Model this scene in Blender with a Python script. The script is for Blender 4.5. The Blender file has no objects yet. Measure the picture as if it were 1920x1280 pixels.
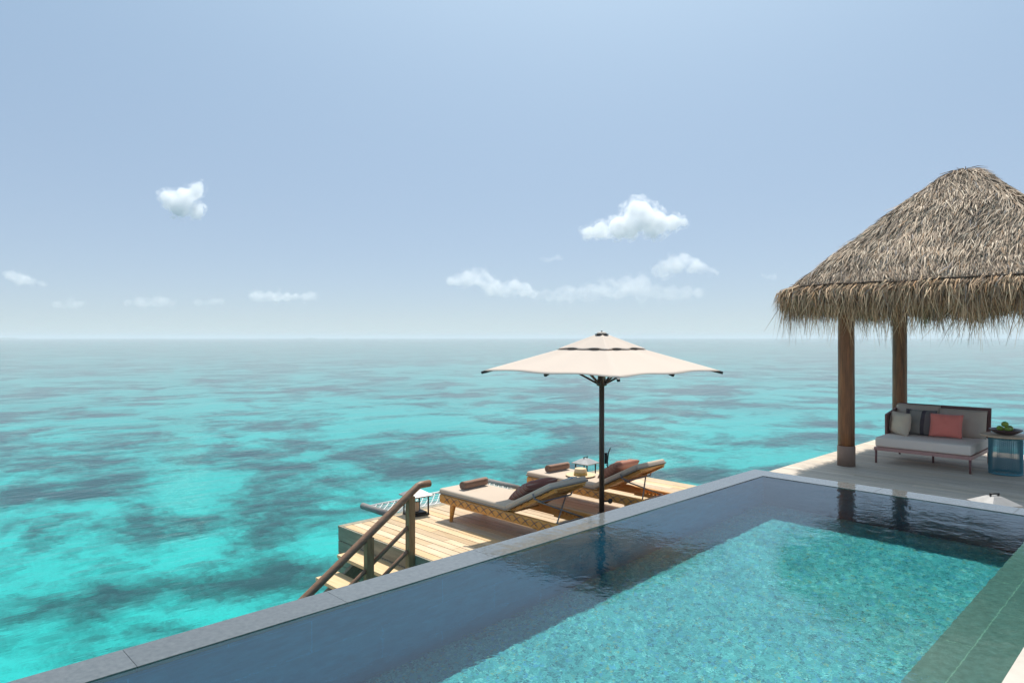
import bpy, bmesh, math, random
import numpy as np
from mathutils import Vector, Matrix, Euler, noise as mnoise

R = math.radians
random.seed(7)
rng = np.random.default_rng(7)
S = bpy.context.scene
C = S.collection

# ------------------------------------------------------------------ camera, sky, sun
# World axes: x runs along the pool away from the viewer, y runs out to sea, z = 0 is sea level.
EYE = 4.20
cam = bpy.data.cameras.new('camera')
cam.sensor_width = 36.0
cam.lens = 24.0
cam.shift_y = -7.0 / 1920.0
cam.clip_start = 0.05
cam.clip_end = 80000.0
camo = bpy.data.objects.new('camera', cam)
C.objects.link(camo)
camo.location = (0, 0, EYE)
camo.rotation_euler = (R(90), 0, -math.atan2(0.696, 0.718))
S.camera = camo

SUN = Vector((0.38, 0.27, 1.0)).normalized()          # direction to the sun
elev = math.asin(SUN.z)
azim = math.atan2(SUN.x, SUN.y)
W = bpy.data.worlds.new('World')
S.world = W
W.use_nodes = True
nt = W.node_tree
for n in list(nt.nodes):
    nt.nodes.remove(n)
sky = nt.nodes.new('ShaderNodeTexSky')
sky.sky_type = 'NISHITA'
sky.sun_disc = False
sky.sun_elevation = elev
sky.sun_rotation = azim
sky.altitude = 2000
sky.air_density = 1.0
sky.dust_density = 1.0
sky.ozone_density = 3.0
bg = nt.nodes.new('ShaderNodeBackground')
bg.inputs['Strength'].default_value = 0.115
wo = nt.nodes.new('ShaderNodeOutputWorld')
# humid tropical air: a pale veil over the clear sky, thicker near the horizon and brighter around the sun
geo = nt.nodes.new('ShaderNodeTexCoord')
sepz = nt.nodes.new('ShaderNodeSeparateXYZ')
nt.links.new(geo.outputs['Generated'], sepz.inputs[0])


def wmath(op, a, b=None, clamp=False):
    n = nt.nodes.new('ShaderNodeMath')
    n.operation = op
    n.use_clamp = clamp
    for i, q in enumerate((a, b)):
        if q is None:
            continue
        if hasattr(q, 'links'):
            nt.links.new(q, n.inputs[i])
        else:
            n.inputs[i].default_value = q
    return n.outputs[0]


low_ = wmath('POWER', wmath('SUBTRACT', 1.0, wmath('ABSOLUTE', sepz.outputs[2]), True), 2.5)
dt = nt.nodes.new('ShaderNodeVectorMath')
dt.operation = 'DOT_PRODUCT'
nt.links.new(geo.outputs['Generated'], dt.inputs[0])
dt.inputs[1].default_value = SUN
glow = wmath('POWER', wmath('MAXIMUM', dt.outputs['Value'], 0.0), 6.0)


def vscale(fac, col):
    n = nt.nodes.new('ShaderNodeVectorMath')
    n.operation = 'SCALE'
    n.inputs[0].default_value = col
    nt.links.new(fac, n.inputs['Scale'])
    return n.outputs[0]


def vadd(a, b):
    n = nt.nodes.new('ShaderNodeVectorMath')
    n.operation = 'ADD'
    for i, q in enumerate((a, b)):
        if hasattr(q, 'links'):
            nt.links.new(q, n.inputs[i])
        else:
            n.inputs[i].default_value = q
    return n.outputs[0]


vsum = vadd(vadd(vscale(low_, (1.35, 0.6, -0.2)), vscale(glow, (8.0, 8.5, 7.6))), (2.2, 3.48, 4.95))
veil = nt.nodes.new('ShaderNodeMix')
veil.data_type = 'RGBA'
veil.inputs[0].default_value = 0.75
nt.links.new(sky.outputs[0], veil.inputs[6])
nt.links.new(vsum, veil.inputs[7])
nt.links.new(veil.outputs[2], bg.inputs['Color'])
nt.links.new(bg.outputs[0], wo.inputs['Surface'])

sl = bpy.data.lights.new('sun', 'SUN')
sl.energy = 4.3
sl.angle = R(0.5)
sl.cycles.is_caustics_light = True                       # sunlight is refracted into the pool and the lagoon
sl.color = (1.0, 0.955, 0.88)
slo = bpy.data.objects.new('sun', sl)
C.objects.link(slo)
slo.rotation_euler = (-SUN).to_track_quat('-Z', 'Y').to_euler()
slo.location = (0, 0, 60)

S.view_settings.view_transform = 'Standard'
S.view_settings.look = 'None'
S.view_settings.exposure = 0.28
S.view_settings.gamma = 1.0
S.cycles.max_bounces = 14
S.cycles.transparent_max_bounces = 16
S.cycles.volume_bounces = 14
S.cycles.caustics_reflective = False
S.cycles.caustics_refractive = True
S.cycles.sample_clamp_indirect = 4.0

# ------------------------------------------------------------------ levels (metres)
SEA = 0.0
BED = -1.7
POOL = EYE - 1.58
UP = EYE - 2.0
LOW = EYE - 2.4
P_OUT, P_IN, P_RIGHT = 3.86, 3.61, 0.68     # pool: outer and inner edge of the sea-side coping, terrace edge
F_OUT, F_IN = 7.80, 7.50                    # far coping
P_NEAR = -2.5


# ------------------------------------------------------------------ mesh helpers
class MB:
    def __init__(self):
        self.v, self.f, self.s = [], [], []

    def add(self, verts, faces, smooth=False, M=None):
        o = len(self.v)
        if M is not None:
            verts = [M @ Vector(p) for p in verts]
        self.v += [tuple(p) for p in verts]
        self.f += [tuple(i + o for i in f) for f in faces]
        self.s += [smooth] * len(faces)
        return self

    def box(self, c, d, M=None, bev=0.0, taper=1.0):
        x, y, z = d[0] / 2, d[1] / 2, d[2] / 2
        t = taper
        if bev <= 0:
            vs = [(-x, -y, -z), (x, -y, -z), (x, y, -z), (-x, y, -z),
                  (-x * t, -y * t, z), (x * t, -y * t, z), (x * t, y * t, z), (-x * t, y * t, z)]
            fs = [(0, 3, 2, 1), (4, 5, 6, 7), (0, 1, 5, 4), (1, 2, 6, 5), (2, 3, 7, 6), (3, 0, 4, 7)]
        else:
            bm = bmesh.new()
            bmesh.ops.create_cube(bm, size=1.0)
            for q in bm.verts:
                q.co = Vector((q.co.x * d[0], q.co.y * d[1], q.co.z * d[2]))
            bmesh.ops.bevel(bm, geom=list(bm.edges), offset=bev, segments=2, profile=0.6, affect='EDGES')
            bm.verts.index_update()
            vs = [tuple(q.co) for q in bm.verts]
            fs = [tuple(q.index for q in f.verts) for f in bm.faces]
            bm.free()
        vs = [(p[0] + c[0], p[1] + c[1], p[2] + c[2]) for p in vs]
        return self.add(vs, fs, False, M)

    def rbox(self, c, d, r, M=None, seg=4):
        """box with generously rounded edges (cushion slabs, rails)"""
        bm = bmesh.new()
        bmesh.ops.create_cube(bm, size=1.0)
        for q in bm.verts:
            q.co = Vector((q.co.x * d[0], q.co.y * d[1], q.co.z * d[2]))
        bmesh.ops.bevel(bm, geom=list(bm.edges), offset=r, segments=seg, profile=0.5, affect='EDGES')
        bm.verts.index_update()
        vs = [(q.co.x + c[0], q.co.y + c[1], q.co.z + c[2]) for q in bm.verts]
        fs = [tuple(q.index for q in f.verts) for f in bm.faces]
        bm.free()
        return self.add(vs, fs, True, M)

    def tube(self, pts, rad, n=10, cap=True, M=None):
        pts = [Vector(p) for p in pts]
        m = len(pts)
        if not hasattr(rad, '__len__'):
            rad = [rad] * m
        vs, fs = [], []
        prev = None
        for i, p in enumerate(pts):
            t = (pts[min(i + 1, m - 1)] - pts[max(i - 1, 0)]).normalized()
            if prev is None:
                a = Vector((0, 0, 1)) if abs(t.z) < 0.9 else Vector((1, 0, 0))
                u = t.cross(a).normalized()
            else:
                u = (prev - t * prev.dot(t)).normalized()
            prev = u
            w = t.cross(u)
            for k in range(n):
                an = 2 * math.pi * k / n
                vs.append(p + (u * math.cos(an) + w * math.sin(an)) * rad[i])
        for i in range(m - 1):
            for k in range(n):
                k2 = (k + 1) % n
                fs.append((i * n + k, i * n + k2, (i + 1) * n + k2, (i + 1) * n + k))
        if cap:
            fs.append(tuple(range(n))[::-1])
            fs.append(tuple((m - 1) * n + k for k in range(n)))
        return self.add(vs, fs, True, M)

    def lathe(self, prof, n=32, c=(0, 0, 0), M=None, closed=False):
        vs, fs = [], []
        for r, z in prof:
            for k in range(n):
                a = 2 * math.pi * k / n
                vs.append((c[0] + r * math.cos(a), c[1] + r * math.sin(a), c[2] + z))
        m = len(prof)
        for i in range(m - 1 if not closed else m):
            j = (i + 1) % m
            for k in range(n):
                k2 = (k + 1) % n
                fs.append((i * n + k, i * n + k2, j * n + k2, j * n + k))
        if not closed:
            fs.append(tuple(range(n))[::-1])
            fs.append(tuple((m - 1) * n + k for k in range(n)))
        return self.add(vs, fs, True, M)

    def pillow(self, w, h, t, M=None, pinch=0.07, n=18, seed=0, wr=0.012):
        """soft pillow lying in its own xy plane, thick along z"""
        vs, fs = [], []
        for side in (1, -1):
            for i in range(n + 1):
                for j in range(n + 1):
                    a, b = -1 + 2 * i / n, -1 + 2 * j / n
                    th = max(0.0, (1 - a ** 2) * (1 - b ** 2)) ** 0.42
                    x = w / 2 * a * (1 - pinch * (1 - b * b))
                    y = h / 2 * b * (1 - pinch * (1 - a * a))
                    q = mnoise.noise(Vector((a * 2.3 + seed * 7.1, b * 2.3, side * 3.0 + seed)))
                    q2 = mnoise.noise(Vector((a * 6 + seed * 3.1, b * 6, side * 5.0 + seed)))
                    z = side * (t / 2 * th * (1 + 0.18 * q) + wr * th * q2)
                    vs.append((x, y, z))
        N = (n + 1) ** 2
        for i in range(n):
            for j in range(n):
                a = i * (n + 1) + j
                fs.append((a, a + n + 1, a + n + 2, a + 1))
                fs.append((N + a, N + a + 1, N + a + n + 2, N + a + n + 1))
        self.add(vs, fs, True, M)
        return self

    def build(self, name, mat, parent=None, loc=None, merge=False, autosmooth=None):
        me = bpy.data.meshes.new(name)
        me.from_pydata(self.v, [], self.f)
        me.polygons.foreach_set('use_smooth', self.s)
        if merge:
            bm = bmesh.new()
            bm.from_mesh(me)
            bmesh.ops.remove_doubles(bm, verts=bm.verts, dist=1e-5)
            bm.to_mesh(me)
            bm.free()
        me.validate()
        me.update()
        o = bpy.data.objects.new(name, me)
        C.objects.link(o)
        if mat is not None:
            me.materials.append(mat)
        if parent is not None:
            o.parent = parent
        if loc is not None:
            o.location = loc
        return o


def tag(o, label=None, cat=None, group=None, kind=None):
    if label: o['label'] = label
    if cat: o['category'] = cat
    if group: o['group'] = group
    if kind: o['kind'] = kind
    return o


def thing(name, label, cat, loc=(0, 0, 0), rz=0.0, group=None):
    o = bpy.data.objects.new(name, None)
    o.empty_display_size = 0.2
    C.objects.link(o)
    o.location = loc
    o.rotation_euler = (0, 0, rz)
    return tag(o, label, cat, group)


def dup(root, loc, rz=None, label=None):
    def cp(o, parent):
        c = o.copy()
        C.objects.link(c)
        c.parent = parent
        for ch in list(o.children):
            cp(ch, c)
        return c
    r = cp(root, None)
    r.location = loc
    if rz is not None:
        r.rotation_euler = (0, 0, rz)
    if label:
        r['label'] = label
    return r


def tone(o, vals):
    """per-vertex grey value that a wood/stone material reads as its board-to-board variation"""
    at = o.data.color_attributes.new('tone', 'FLOAT_COLOR', 'POINT')
    a = np.ones((len(o.data.vertices), 4), np.float32)
    v_ = np.asarray(vals, np.float32)
    a[:, :3] = v_.reshape(-1, 1) if v_.ndim == 1 else v_
    at.data.foreach_set('color', a.ravel())


# ------------------------------------------------------------------ material helpers
def new_mat(name):
    m = bpy.data.materials.new(name)
    m.use_nodes = True
    t = m.node_tree
    for n in list(t.nodes):
        t.nodes.remove(n)
    out = t.nodes.new('ShaderNodeOutputMaterial')
    return m, t, out


def nd(t, typ, **kw):
    n = t.nodes.new(typ)
    for k, v in kw.items():
        if k in n.inputs:
            n.inputs[k].default_value = v
        else:
            setattr(n, k, v)
    return n


def ramp(t, stops, interp='LINEAR'):
    n = t.nodes.new('ShaderNodeValToRGB')
    n.color_ramp.interpolation = interp
    el = n.color_ramp.elements
    while len(el) < len(stops):
        el.new(0.5)
    for e, (p, c) in zip(el, stops):
        e.position = p
        e.color = (*c, 1) if len(c) == 3 else c
    return n


def pmat(name, c1, c2, scale=8.0, stretch=(1, 1, 1), rough=0.6, bump=0.15, dist=0.004, metal=0.0,
         spec=0.4, use_tone=False, detail=6.0, fine=None, sheen=0.0, contrast=(0.3, 0.7), gen=False):
    """two-colour noise material with bump; stretch shapes the grain"""
    m, t, out = new_mat(name)
    L = t.links.new
    tc = nd(t, 'ShaderNodeTexCoord')
    mp = nd(t, 'ShaderNodeMapping')
    mp.inputs['Scale'].default_value = stretch
    L(tc.outputs['Object'], mp.inputs['Vector'])
    nz = nd(t, 'ShaderNodeTexNoise', Scale=scale, Detail=detail, Roughness=0.6)
    L(mp.outputs[0], nz.inputs['Vector'])
    rp = ramp(t, [(contrast[0], c1), (contrast[1], c2)])
    L(nz.outputs['Fac'], rp.inputs['Fac'])
    col = rp.outputs[0]
    if use_tone:
        at = nd(t, 'ShaderNodeAttribute', attribute_name='tone')
        mx = nd(t, 'ShaderNodeMix', data_type='RGBA', blend_type='MULTIPLY')
        mx.inputs[0].default_value = 1.0
        L(col, mx.inputs[6])
        L(at.outputs['Color'], mx.inputs[7])
        col = mx.outputs[2]
    b = nd(t, 'ShaderNodeBsdfPrincipled', Roughness=rough, Metallic=metal)
    b.inputs['Specular IOR Level'].default_value = spec
    if sheen:
        b.inputs['Sheen Weight'].default_value = sheen
    L(col, b.inputs['Base Color'])
    if bump:
        src = nz.outputs['Fac']
        if fine:
            nf = nd(t, 'ShaderNodeTexNoise', Scale=fine, Detail=4.0)
            L(mp.outputs[0], nf.inputs['Vector'])
            ad = nd(t, 'ShaderNodeMath', operation='ADD')
            L(nz.outputs['Fac'], ad.inputs[0])
            L(nf.outputs['Fac'], ad.inputs[1])
            src = ad.outputs[0]
        bp = nd(t, 'ShaderNodeBump', Strength=bump, Distance=dist)
        L(src, bp.inputs['Height'])
        L(bp.outputs[0], b.inputs['Normal'])
    L(b.outputs[0], out.inputs['Surface'])
    return m


M = {}
M['deck_warm'] = pmat('deck_warm', (0.49, 0.35, 0.205), (0.66, 0.51, 0.36), 3.0, (14, 1.0, 4), 0.62, 0.25, 0.003, use_tone=True, fine=40)
M['deck_grey'] = pmat('deck_grey', (0.50, 0.42, 0.335), (0.68, 0.59, 0.49), 3.0, (14, 1.0, 4), 0.7, 0.25, 0.003, use_tone=True, fine=40)
M['step_wood'] = pmat('step_wood', (0.56, 0.36, 0.17), (0.72, 0.52, 0.30), 3.0, (14, 1.0, 4), 0.62, 0.25, 0.003, fine=40)
M['fascia'] = pmat('fascia', (0.20, 0.18, 0.13), (0.36, 0.31, 0.22), 3.0, (8, 1.0, 8), 0.75, 0.25, 0.003)
M['rail_wood'] = pmat('rail_wood', (0.165, 0.085, 0.045), (0.27, 0.15, 0.085), 5.0, (2, 8, 8), 0.5, 0.15, 0.002)
M['post_wood'] = pmat('post_wood', (0.19, 0.10, 0.04), (0.34, 0.19, 0.08), 5.0, (8, 8, 1), 0.55, 0.2, 0.002)
M['teak'] = pmat('teak', (0.52, 0.215, 0.042), (0.70, 0.35, 0.09), 6.0, (8, 1.2, 8), 0.45, 0.12, 0.002)
M['column_wood'] = pmat('column_wood', (0.10, 0.04, 0.014), (0.34, 0.14, 0.05), 4.0, (5, 5, 0.5), 0.42, 0.25, 0.004)
M['column_sleeve'] = pmat('column_sleeve', (0.25, 0.165, 0.125), (0.30, 0.205, 0.16), 10, (1, 1, 1), 0.6, 0.05)
M['cord'] = pmat('cord', (0.10, 0.075, 0.085), (0.17, 0.13, 0.14), 60, (1, 1, 1), 0.8, 0.1)
M['cushion'] = pmat('cushion', (0.50, 0.395, 0.30), (0.57, 0.46, 0.36), 120, (1, 1, 1), 0.9, 0.12, 0.001, spec=0.15, sheen=0.15)
M['cushion_edge'] = pmat('cushion_edge', (0.26, 0.22, 0.185), (0.33, 0.285, 0.245), 120, (1, 1, 1), 0.9, 0.1, 0.001, spec=0.15)
M['towel'] = pmat('towel', (0.21, 0.115, 0.075), (0.30, 0.18, 0.125), 160, (1, 1, 1), 0.95, 0.5, 0.003, spec=0.1, sheen=0.3)
M['canvas'] = pmat('canvas', (0.74, 0.63, 0.535), (0.79, 0.675, 0.58), 90, (1, 1, 1), 0.85, 0.08, 0.001, spec=0.15)
ct = M['canvas'].node_tree                                # sun glows through the cloth
cbs = [n for n in ct.nodes if n.type == 'BSDF_PRINCIPLED'][0]
cou = [n for n in ct.nodes if n.type == 'OUTPUT_MATERIAL'][0]
ctr = ct.nodes.new('ShaderNodeBsdfTranslucent')
ctr.inputs['Color'].default_value = (0.62, 0.47, 0.33, 1)
cmx = ct.nodes.new('ShaderNodeMixShader')
cmx.inputs[0].default_value = 0.25
ct.links.new(cbs.outputs[0], cmx.inputs[1])
ct.links.new(ctr.outputs[0], cmx.inputs[2])
ct.links.new(cmx.outputs[0], cou.inputs['Surface'])
M['dark_metal'] = pmat('dark_metal', (0.045, 0.030, 0.022), (0.065, 0.042, 0.03), 20, (1, 1, 1), 0.4, 0.03)
M['black'] = pmat('black', (0.012, 0.011, 0.011), (0.022, 0.020, 0.019), 30, (1, 1, 1), 0.45, 0.05)
M['zinc'] = pmat('zinc', (0.30, 0.287, 0.275), (0.40, 0.385, 0.37), 9, (1, 1, 1), 0.42, 0.06, metal=0.35)
M['strut'] = pmat('strut', (0.20, 0.18, 0.16), (0.32, 0.29, 0.26), 20, (1, 1, 1), 0.4, 0.03, metal=0.6)
M['strap'] = pmat('strap', (0.16, 0.16, 0.17), (0.22, 0.22, 0.23), 60, (1, 1, 1), 0.8, 0.05)
M['rope'] = pmat('rope', (0.62, 0.60, 0.56), (0.78, 0.76, 0.72), 80, (1, 1, 1), 0.85, 0.2)
M['grey_pole'] = pmat('grey_pole', (0.17, 0.155, 0.14), (0.30, 0.28, 0.26), 90, (1, 1, 1), 0.85, 0.5, 0.003)
M['sofa_fabric'] = pmat('sofa_fabric', (0.86, 0.73, 0.63), (0.90, 0.78, 0.68), 140, (1, 1, 1), 0.92, 0.15, 0.001, spec=0.12, sheen=0.1)
M['sofa_fabric_dark'] = pmat('sofa_fabric_dark', (0.54, 0.43, 0.345), (0.61, 0.50, 0.41), 140, (1, 1, 1), 0.92, 0.2, 0.001, spec=0.12)
M['sand_fabric'] = pmat('sand_fabric', (0.62, 0.50, 0.38), (0.70, 0.58, 0.46), 140, (1, 1, 1), 0.92, 0.2, 0.001, spec=0.12)
M['pink'] = pmat('pink', (0.86, 0.23, 0.18), (0.90, 0.27, 0.215), 140, (1, 1, 1), 0.9, 0.15, 0.001, spec=0.12, sheen=0.2)
M['mauve_metal'] = pmat('mauve_metal', (0.50, 0.27, 0.24), (0.56, 0.31, 0.275), 20, (1, 1, 1), 0.4, 0.03)
M['dark_mauve'] = pmat('dark_mauve', (0.17, 0.075, 0.07), (0.23, 0.105, 0.095), 60, (1, 1, 1), 0.5, 0.08)
M['petrol'] = pmat('petrol', (0.055, 0.22, 0.28), (0.085, 0.28, 0.35), 30, (1, 1, 1), 0.5, 0.05)
M['table_wood'] = pmat('table_wood', (0.56, 0.39, 0.25), (0.70, 0.52, 0.37), 4, (2, 12, 4), 0.5, 0.1, 0.001)
M['bowl'] = pmat('bowl', (0.045, 0.022, 0.022), (0.085, 0.045, 0.045), 14, (1, 1, 4), 0.4, 0.12, 0.003)
M['apple'] = pmat('apple', (0.16, 0.30, 0.025), (0.34, 0.46, 0.06), 14, (1, 1, 1), 0.3, 0.03, spec=0.5)
M['stem'] = pmat('stem', (0.06, 0.04, 0.02), (0.10, 0.07, 0.035), 40, (1, 1, 1), 0.8, 0.1)
M['straw'] = pmat('straw', (0.55, 0.41, 0.24), (0.70, 0.57, 0.38), 90, (1, 1, 3), 0.8, 0.3, 0.002, spec=0.2)
M['hat_band'] = pmat('hat_band', (0.36, 0.25, 0.08), (0.47, 0.35, 0.14), 60, (1, 1, 1), 0.8, 0.1)
M['book'] = pmat('book', (0.05, 0.25, 0.48), (0.40, 0.62, 0.72), 9, (1, 1, 1), 0.35, 0.0)
M['paper'] = pmat('paper', (0.72, 0.70, 0.66), (0.78, 0.76, 0.72), 50, (1, 1, 1), 0.8, 0.0)
M['candle'] = pmat('candle', (0.62, 0.44, 0.28), (0.70, 0.52, 0.36), 12, (1, 1, 1), 0.5, 0.04)
M['coping'] = pmat('coping', (0.062, 0.070, 0.070), (0.118, 0.128, 0.126), 34, (1, 1, 1), 0.62, 0.35, 0.003, use_tone=True, fine=160, detail=9)
bs = [n for n in M['coping'].node_tree.nodes if n.type == 'BSDF_PRINCIPLED'][0]
bs.inputs['Coat Weight'].default_value = 1.0             # a film of water runs over the stone edge
bs.inputs['Coat Roughness'].default_value = 0.015
bs.inputs['Coat IOR'].default_value = 1.6
ctn = M['coping'].node_tree
cn_ = ctn.nodes.new('ShaderNodeTexNoise')
cn_.inputs['Scale'].default_value = 14.0
cb_ = ctn.nodes.new('ShaderNodeBump')
cb_.inputs['Distance'].default_value = 0.0012
cb_.inputs['Strength'].default_value = 1.0
ctc = ctn.nodes.new('ShaderNodeTexCoord')
ctn.links.new(ctc.outputs['Object'], cn_.inputs['Vector'])
ctn.links.new(cn_.outputs['Fac'], cb_.inputs['Height'])
ctn.links.new(cb_.outputs[0], bs.inputs['Coat Normal'])
M['terrace'] = pmat('terrace', (0.44, 0.39, 0.33), (0.56, 0.50, 0.43), 7, (1, 1, 1), 0.75, 0.15, 0.002, fine=90)
M['concrete'] = pmat('concrete', (0.27, 0.26, 0.24), (0.36, 0.34, 0.31), 3, (1, 1, 1), 0.85, 0.3, 0.004)
M['pile'] = pmat('pile', (0.16, 0.13, 0.10), (0.27, 0.23, 0.18), 4, (6, 6, 1), 0.8, 0.3, 0.004)
M['rope_dark'] = pmat('rope_dark', (0.045, 0.030, 0.020), (0.10, 0.07, 0.05), 60, (1, 1, 1), 0.9, 0.2)
M['island'] = pmat('island', (0.05, 0.08, 0.04), (0.10, 0.13, 0.07), 0.01, (1, 1, 1), 0.9, 0.0)


def stripe_mat(name, axis, stops, scale, rough=0.9):
    """woven stripes along one object axis; stops = constant ramp over one repeat"""
    m, t, out = new_mat(name)
    L = t.links.new
    tc = nd(t, 'ShaderNodeTexCoord')
    sp = nd(t, 'ShaderNodeSeparateXYZ')
    L(tc.outputs['Object'], sp.inputs[0])
    mu = nd(t, 'ShaderNodeMath', operation='MULTIPLY_ADD')
    mu.inputs[1].default_value = scale
    mu.inputs[2].default_value = 0.5
    L(sp.outputs[axis], mu.inputs[0])
    fr = nd(t, 'ShaderNodeMath', operation='FRACT')
    L(mu.outputs[0], fr.inputs[0])
    rp = ramp(t, stops, 'CONSTANT')
    L(fr.outputs[0], rp.inputs['Fac'])
    nz = nd(t, 'ShaderNodeTexNoise', Scale=170.0, Detail=3.0)
    L(tc.outputs['Object'], nz.inputs['Vector'])
    bp = nd(t, 'ShaderNodeBump', Strength=0.15, Distance=0.001)
    L(nz.outputs['Fac'], bp.inputs['Height'])
    b = nd(t, 'ShaderNodeBsdfPrincipled', Roughness=rough)
    b.inputs['Specular IOR Level'].default_value = 0.12
    L(rp.outputs[0], b.inputs['Base Color'])
    L(bp.outputs[0], b.inputs['Normal'])
    L(b.outputs[0], out.inputs['Surface'])
    return m


M['maroon_stripe'] = stripe_mat('maroon_stripe', 1, [(0.0, (0.24, 0.105, 0.085)), (0.35, (0.40, 0.25, 0.21)), (0.5, (0.20, 0.085, 0.075)),
                                                     (0.72, (0.44, 0.31, 0.26)), (0.86, (0.26, 0.12, 0.10))], 15.0)
M['rust_stripe'] = stripe_mat('rust_stripe', 1, [(0.0, (0.36, 0.17, 0.12)), (0.5, (0.42, 0.22, 0.165)), (0.8, (0.30, 0.135, 0.10))], 18.0)
M['grey_stripe'] = stripe_mat('grey_stripe', 0, [(0.0, (0.075, 0.06, 0.07)), (0.17, (0.24, 0.215, 0.185)), (0.22, (0.33, 0.30, 0.26)), (0.56, (0.085, 0.07, 0.08)),
                                                 (0.68, (0.19, 0.165, 0.16))], 1.0 / 0.47)

# mosaic pool floor: small glass tiles in many blues and greens
m, t, out = new_mat('mosaic')
L = t.links.new
tc = nd(t, 'ShaderNodeTexCoord')
wob = nd(t, 'ShaderNodeTexNoise', Scale=2.2, Detail=6.0, Roughness=0.65)
L(tc.outputs['Object'], wob.inputs['Vector'])
vo = nd(t, 'ShaderNodeTexVoronoi', Scale=62.0)
L(tc.outputs['Object'], vo.inputs['Vector'])
sp = nd(t, 'ShaderNodeSeparateColor')
L(vo.outputs['Color'], sp.inputs[0])
rp = ramp(t, [(0.0, (0.05, 0.24, 0.26)), (0.12, (0.13, 0.46, 0.42)), (0.36, (0.22, 0.60, 0.55)), (0.62, (0.33, 0.72, 0.66)),
              (0.78, (0.18, 0.50, 0.66)), (0.88, (0.60, 0.86, 0.76)), (0.955, (0.60, 0.54, 0.30))], 'CONSTANT')
L(sp.outputs[0], rp.inputs['Fac'])
r2 = ramp(t, [(0.35, (0.66, 0.78, 0.80)), (0.65, (1.12, 1.08, 1.04))])  # cloudy tile tone; its pale patches put rippled sky reflection into the colour
L(wob.outputs['Fac'], r2.inputs['Fac'])
mx = nd(t, 'ShaderNodeMix', data_type='RGBA', blend_type='MULTIPLY')
mx.inputs[0].default_value = 1.0
L(rp.outputs[0], mx.inputs[6])
L(r2.outputs[0], mx.inputs[7])
b = nd(t, 'ShaderNodeBsdfPrincipled', Roughness=0.4)
L(mx.outputs[2], b.inputs['Base Color'])
L(b.outputs[0], out.inputs['Surface'])
M['mosaic'] = m


def slab_mat(name, axes, c1, c2, bw, bh, mortar, msize=0.004, nscale=6.0):
    """stone slabs laid in courses; axes = the two object axes the courses run in"""
    m, t, out = new_mat(name)
    L = t.links.new
    tc = nd(t, 'ShaderNodeTexCoord')
    sp = nd(t, 'ShaderNodeSeparateXYZ')
    L(tc.outputs['Object'], sp.inputs[0])
    cb = nd(t, 'ShaderNodeCombineXYZ')
    L(sp.outputs[axes[0]], cb.inputs[0])
    L(sp.outputs[axes[1]], cb.inputs[1])
    br = nd(t, 'ShaderNodeTexBrick')
    br.inputs['Scale'].default_value = 1.0
    br.inputs['Brick Width'].default_value = bw
    br.inputs['Row Height'].default_value = bh
    br.inputs['Mortar Size'].default_value = msize
    br.inputs['Color1'].default_value = (0.86, 0.86, 0.86, 1)
    br.inputs['Color2'].default_value = (1.0, 1.0, 1.0, 1)
    br.inputs['Mortar'].default_value = (*mortar, 1)
    L(cb.outputs[0], br.inputs['Vector'])
    nz = nd(t, 'ShaderNodeTexNoise', Scale=nscale, Detail=9.0, Roughness=0.65)
    mp = nd(t, 'ShaderNodeMapping')
    mp.inputs['Scale'].default_value = (1.0, 1.0, 2.2)
    L(tc.outputs['Object'], mp.inputs[0])
    L(mp.outputs[0], nz.inputs['Vector'])
    rp = ramp(t, [(0.3, c1), (0.7, c2)])
    L(nz.outputs['Fac'], rp.inputs['Fac'])
    mx = nd(t, 'ShaderNodeMix', data_type='RGBA', blend_type='MULTIPLY')
    mx.inputs[0].default_value = 1.0
    L(rp.outputs[0], mx.inputs[6])
    L(br.outputs['Color'], mx.inputs[7])
    b = nd(t, 'ShaderNodeBsdfPrincipled', Roughness=0.6)
    L(mx.outputs[2], b.inputs['Base Color'])
    L(b.outputs[0], out.inputs['Surface'])
    return m


M['wall_slabs'] = slab_mat('wall_slabs', (0, 2), (0.035, 0.25, 0.52), (0.10, 0.42, 0.76), 0.95, 0.42, (1.35, 1.3, 1.25))
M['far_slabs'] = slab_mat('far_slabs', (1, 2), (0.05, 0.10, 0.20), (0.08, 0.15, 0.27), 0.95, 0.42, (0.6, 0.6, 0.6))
M['bench_slabs'] = slab_mat('bench_slabs', (0, 1), (0.24, 0.215, 0.155), (0.42, 0.38, 0.29), 1.25, 0.23, (1.7, 1.7, 1.5), 0.003, 22.0)


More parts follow.
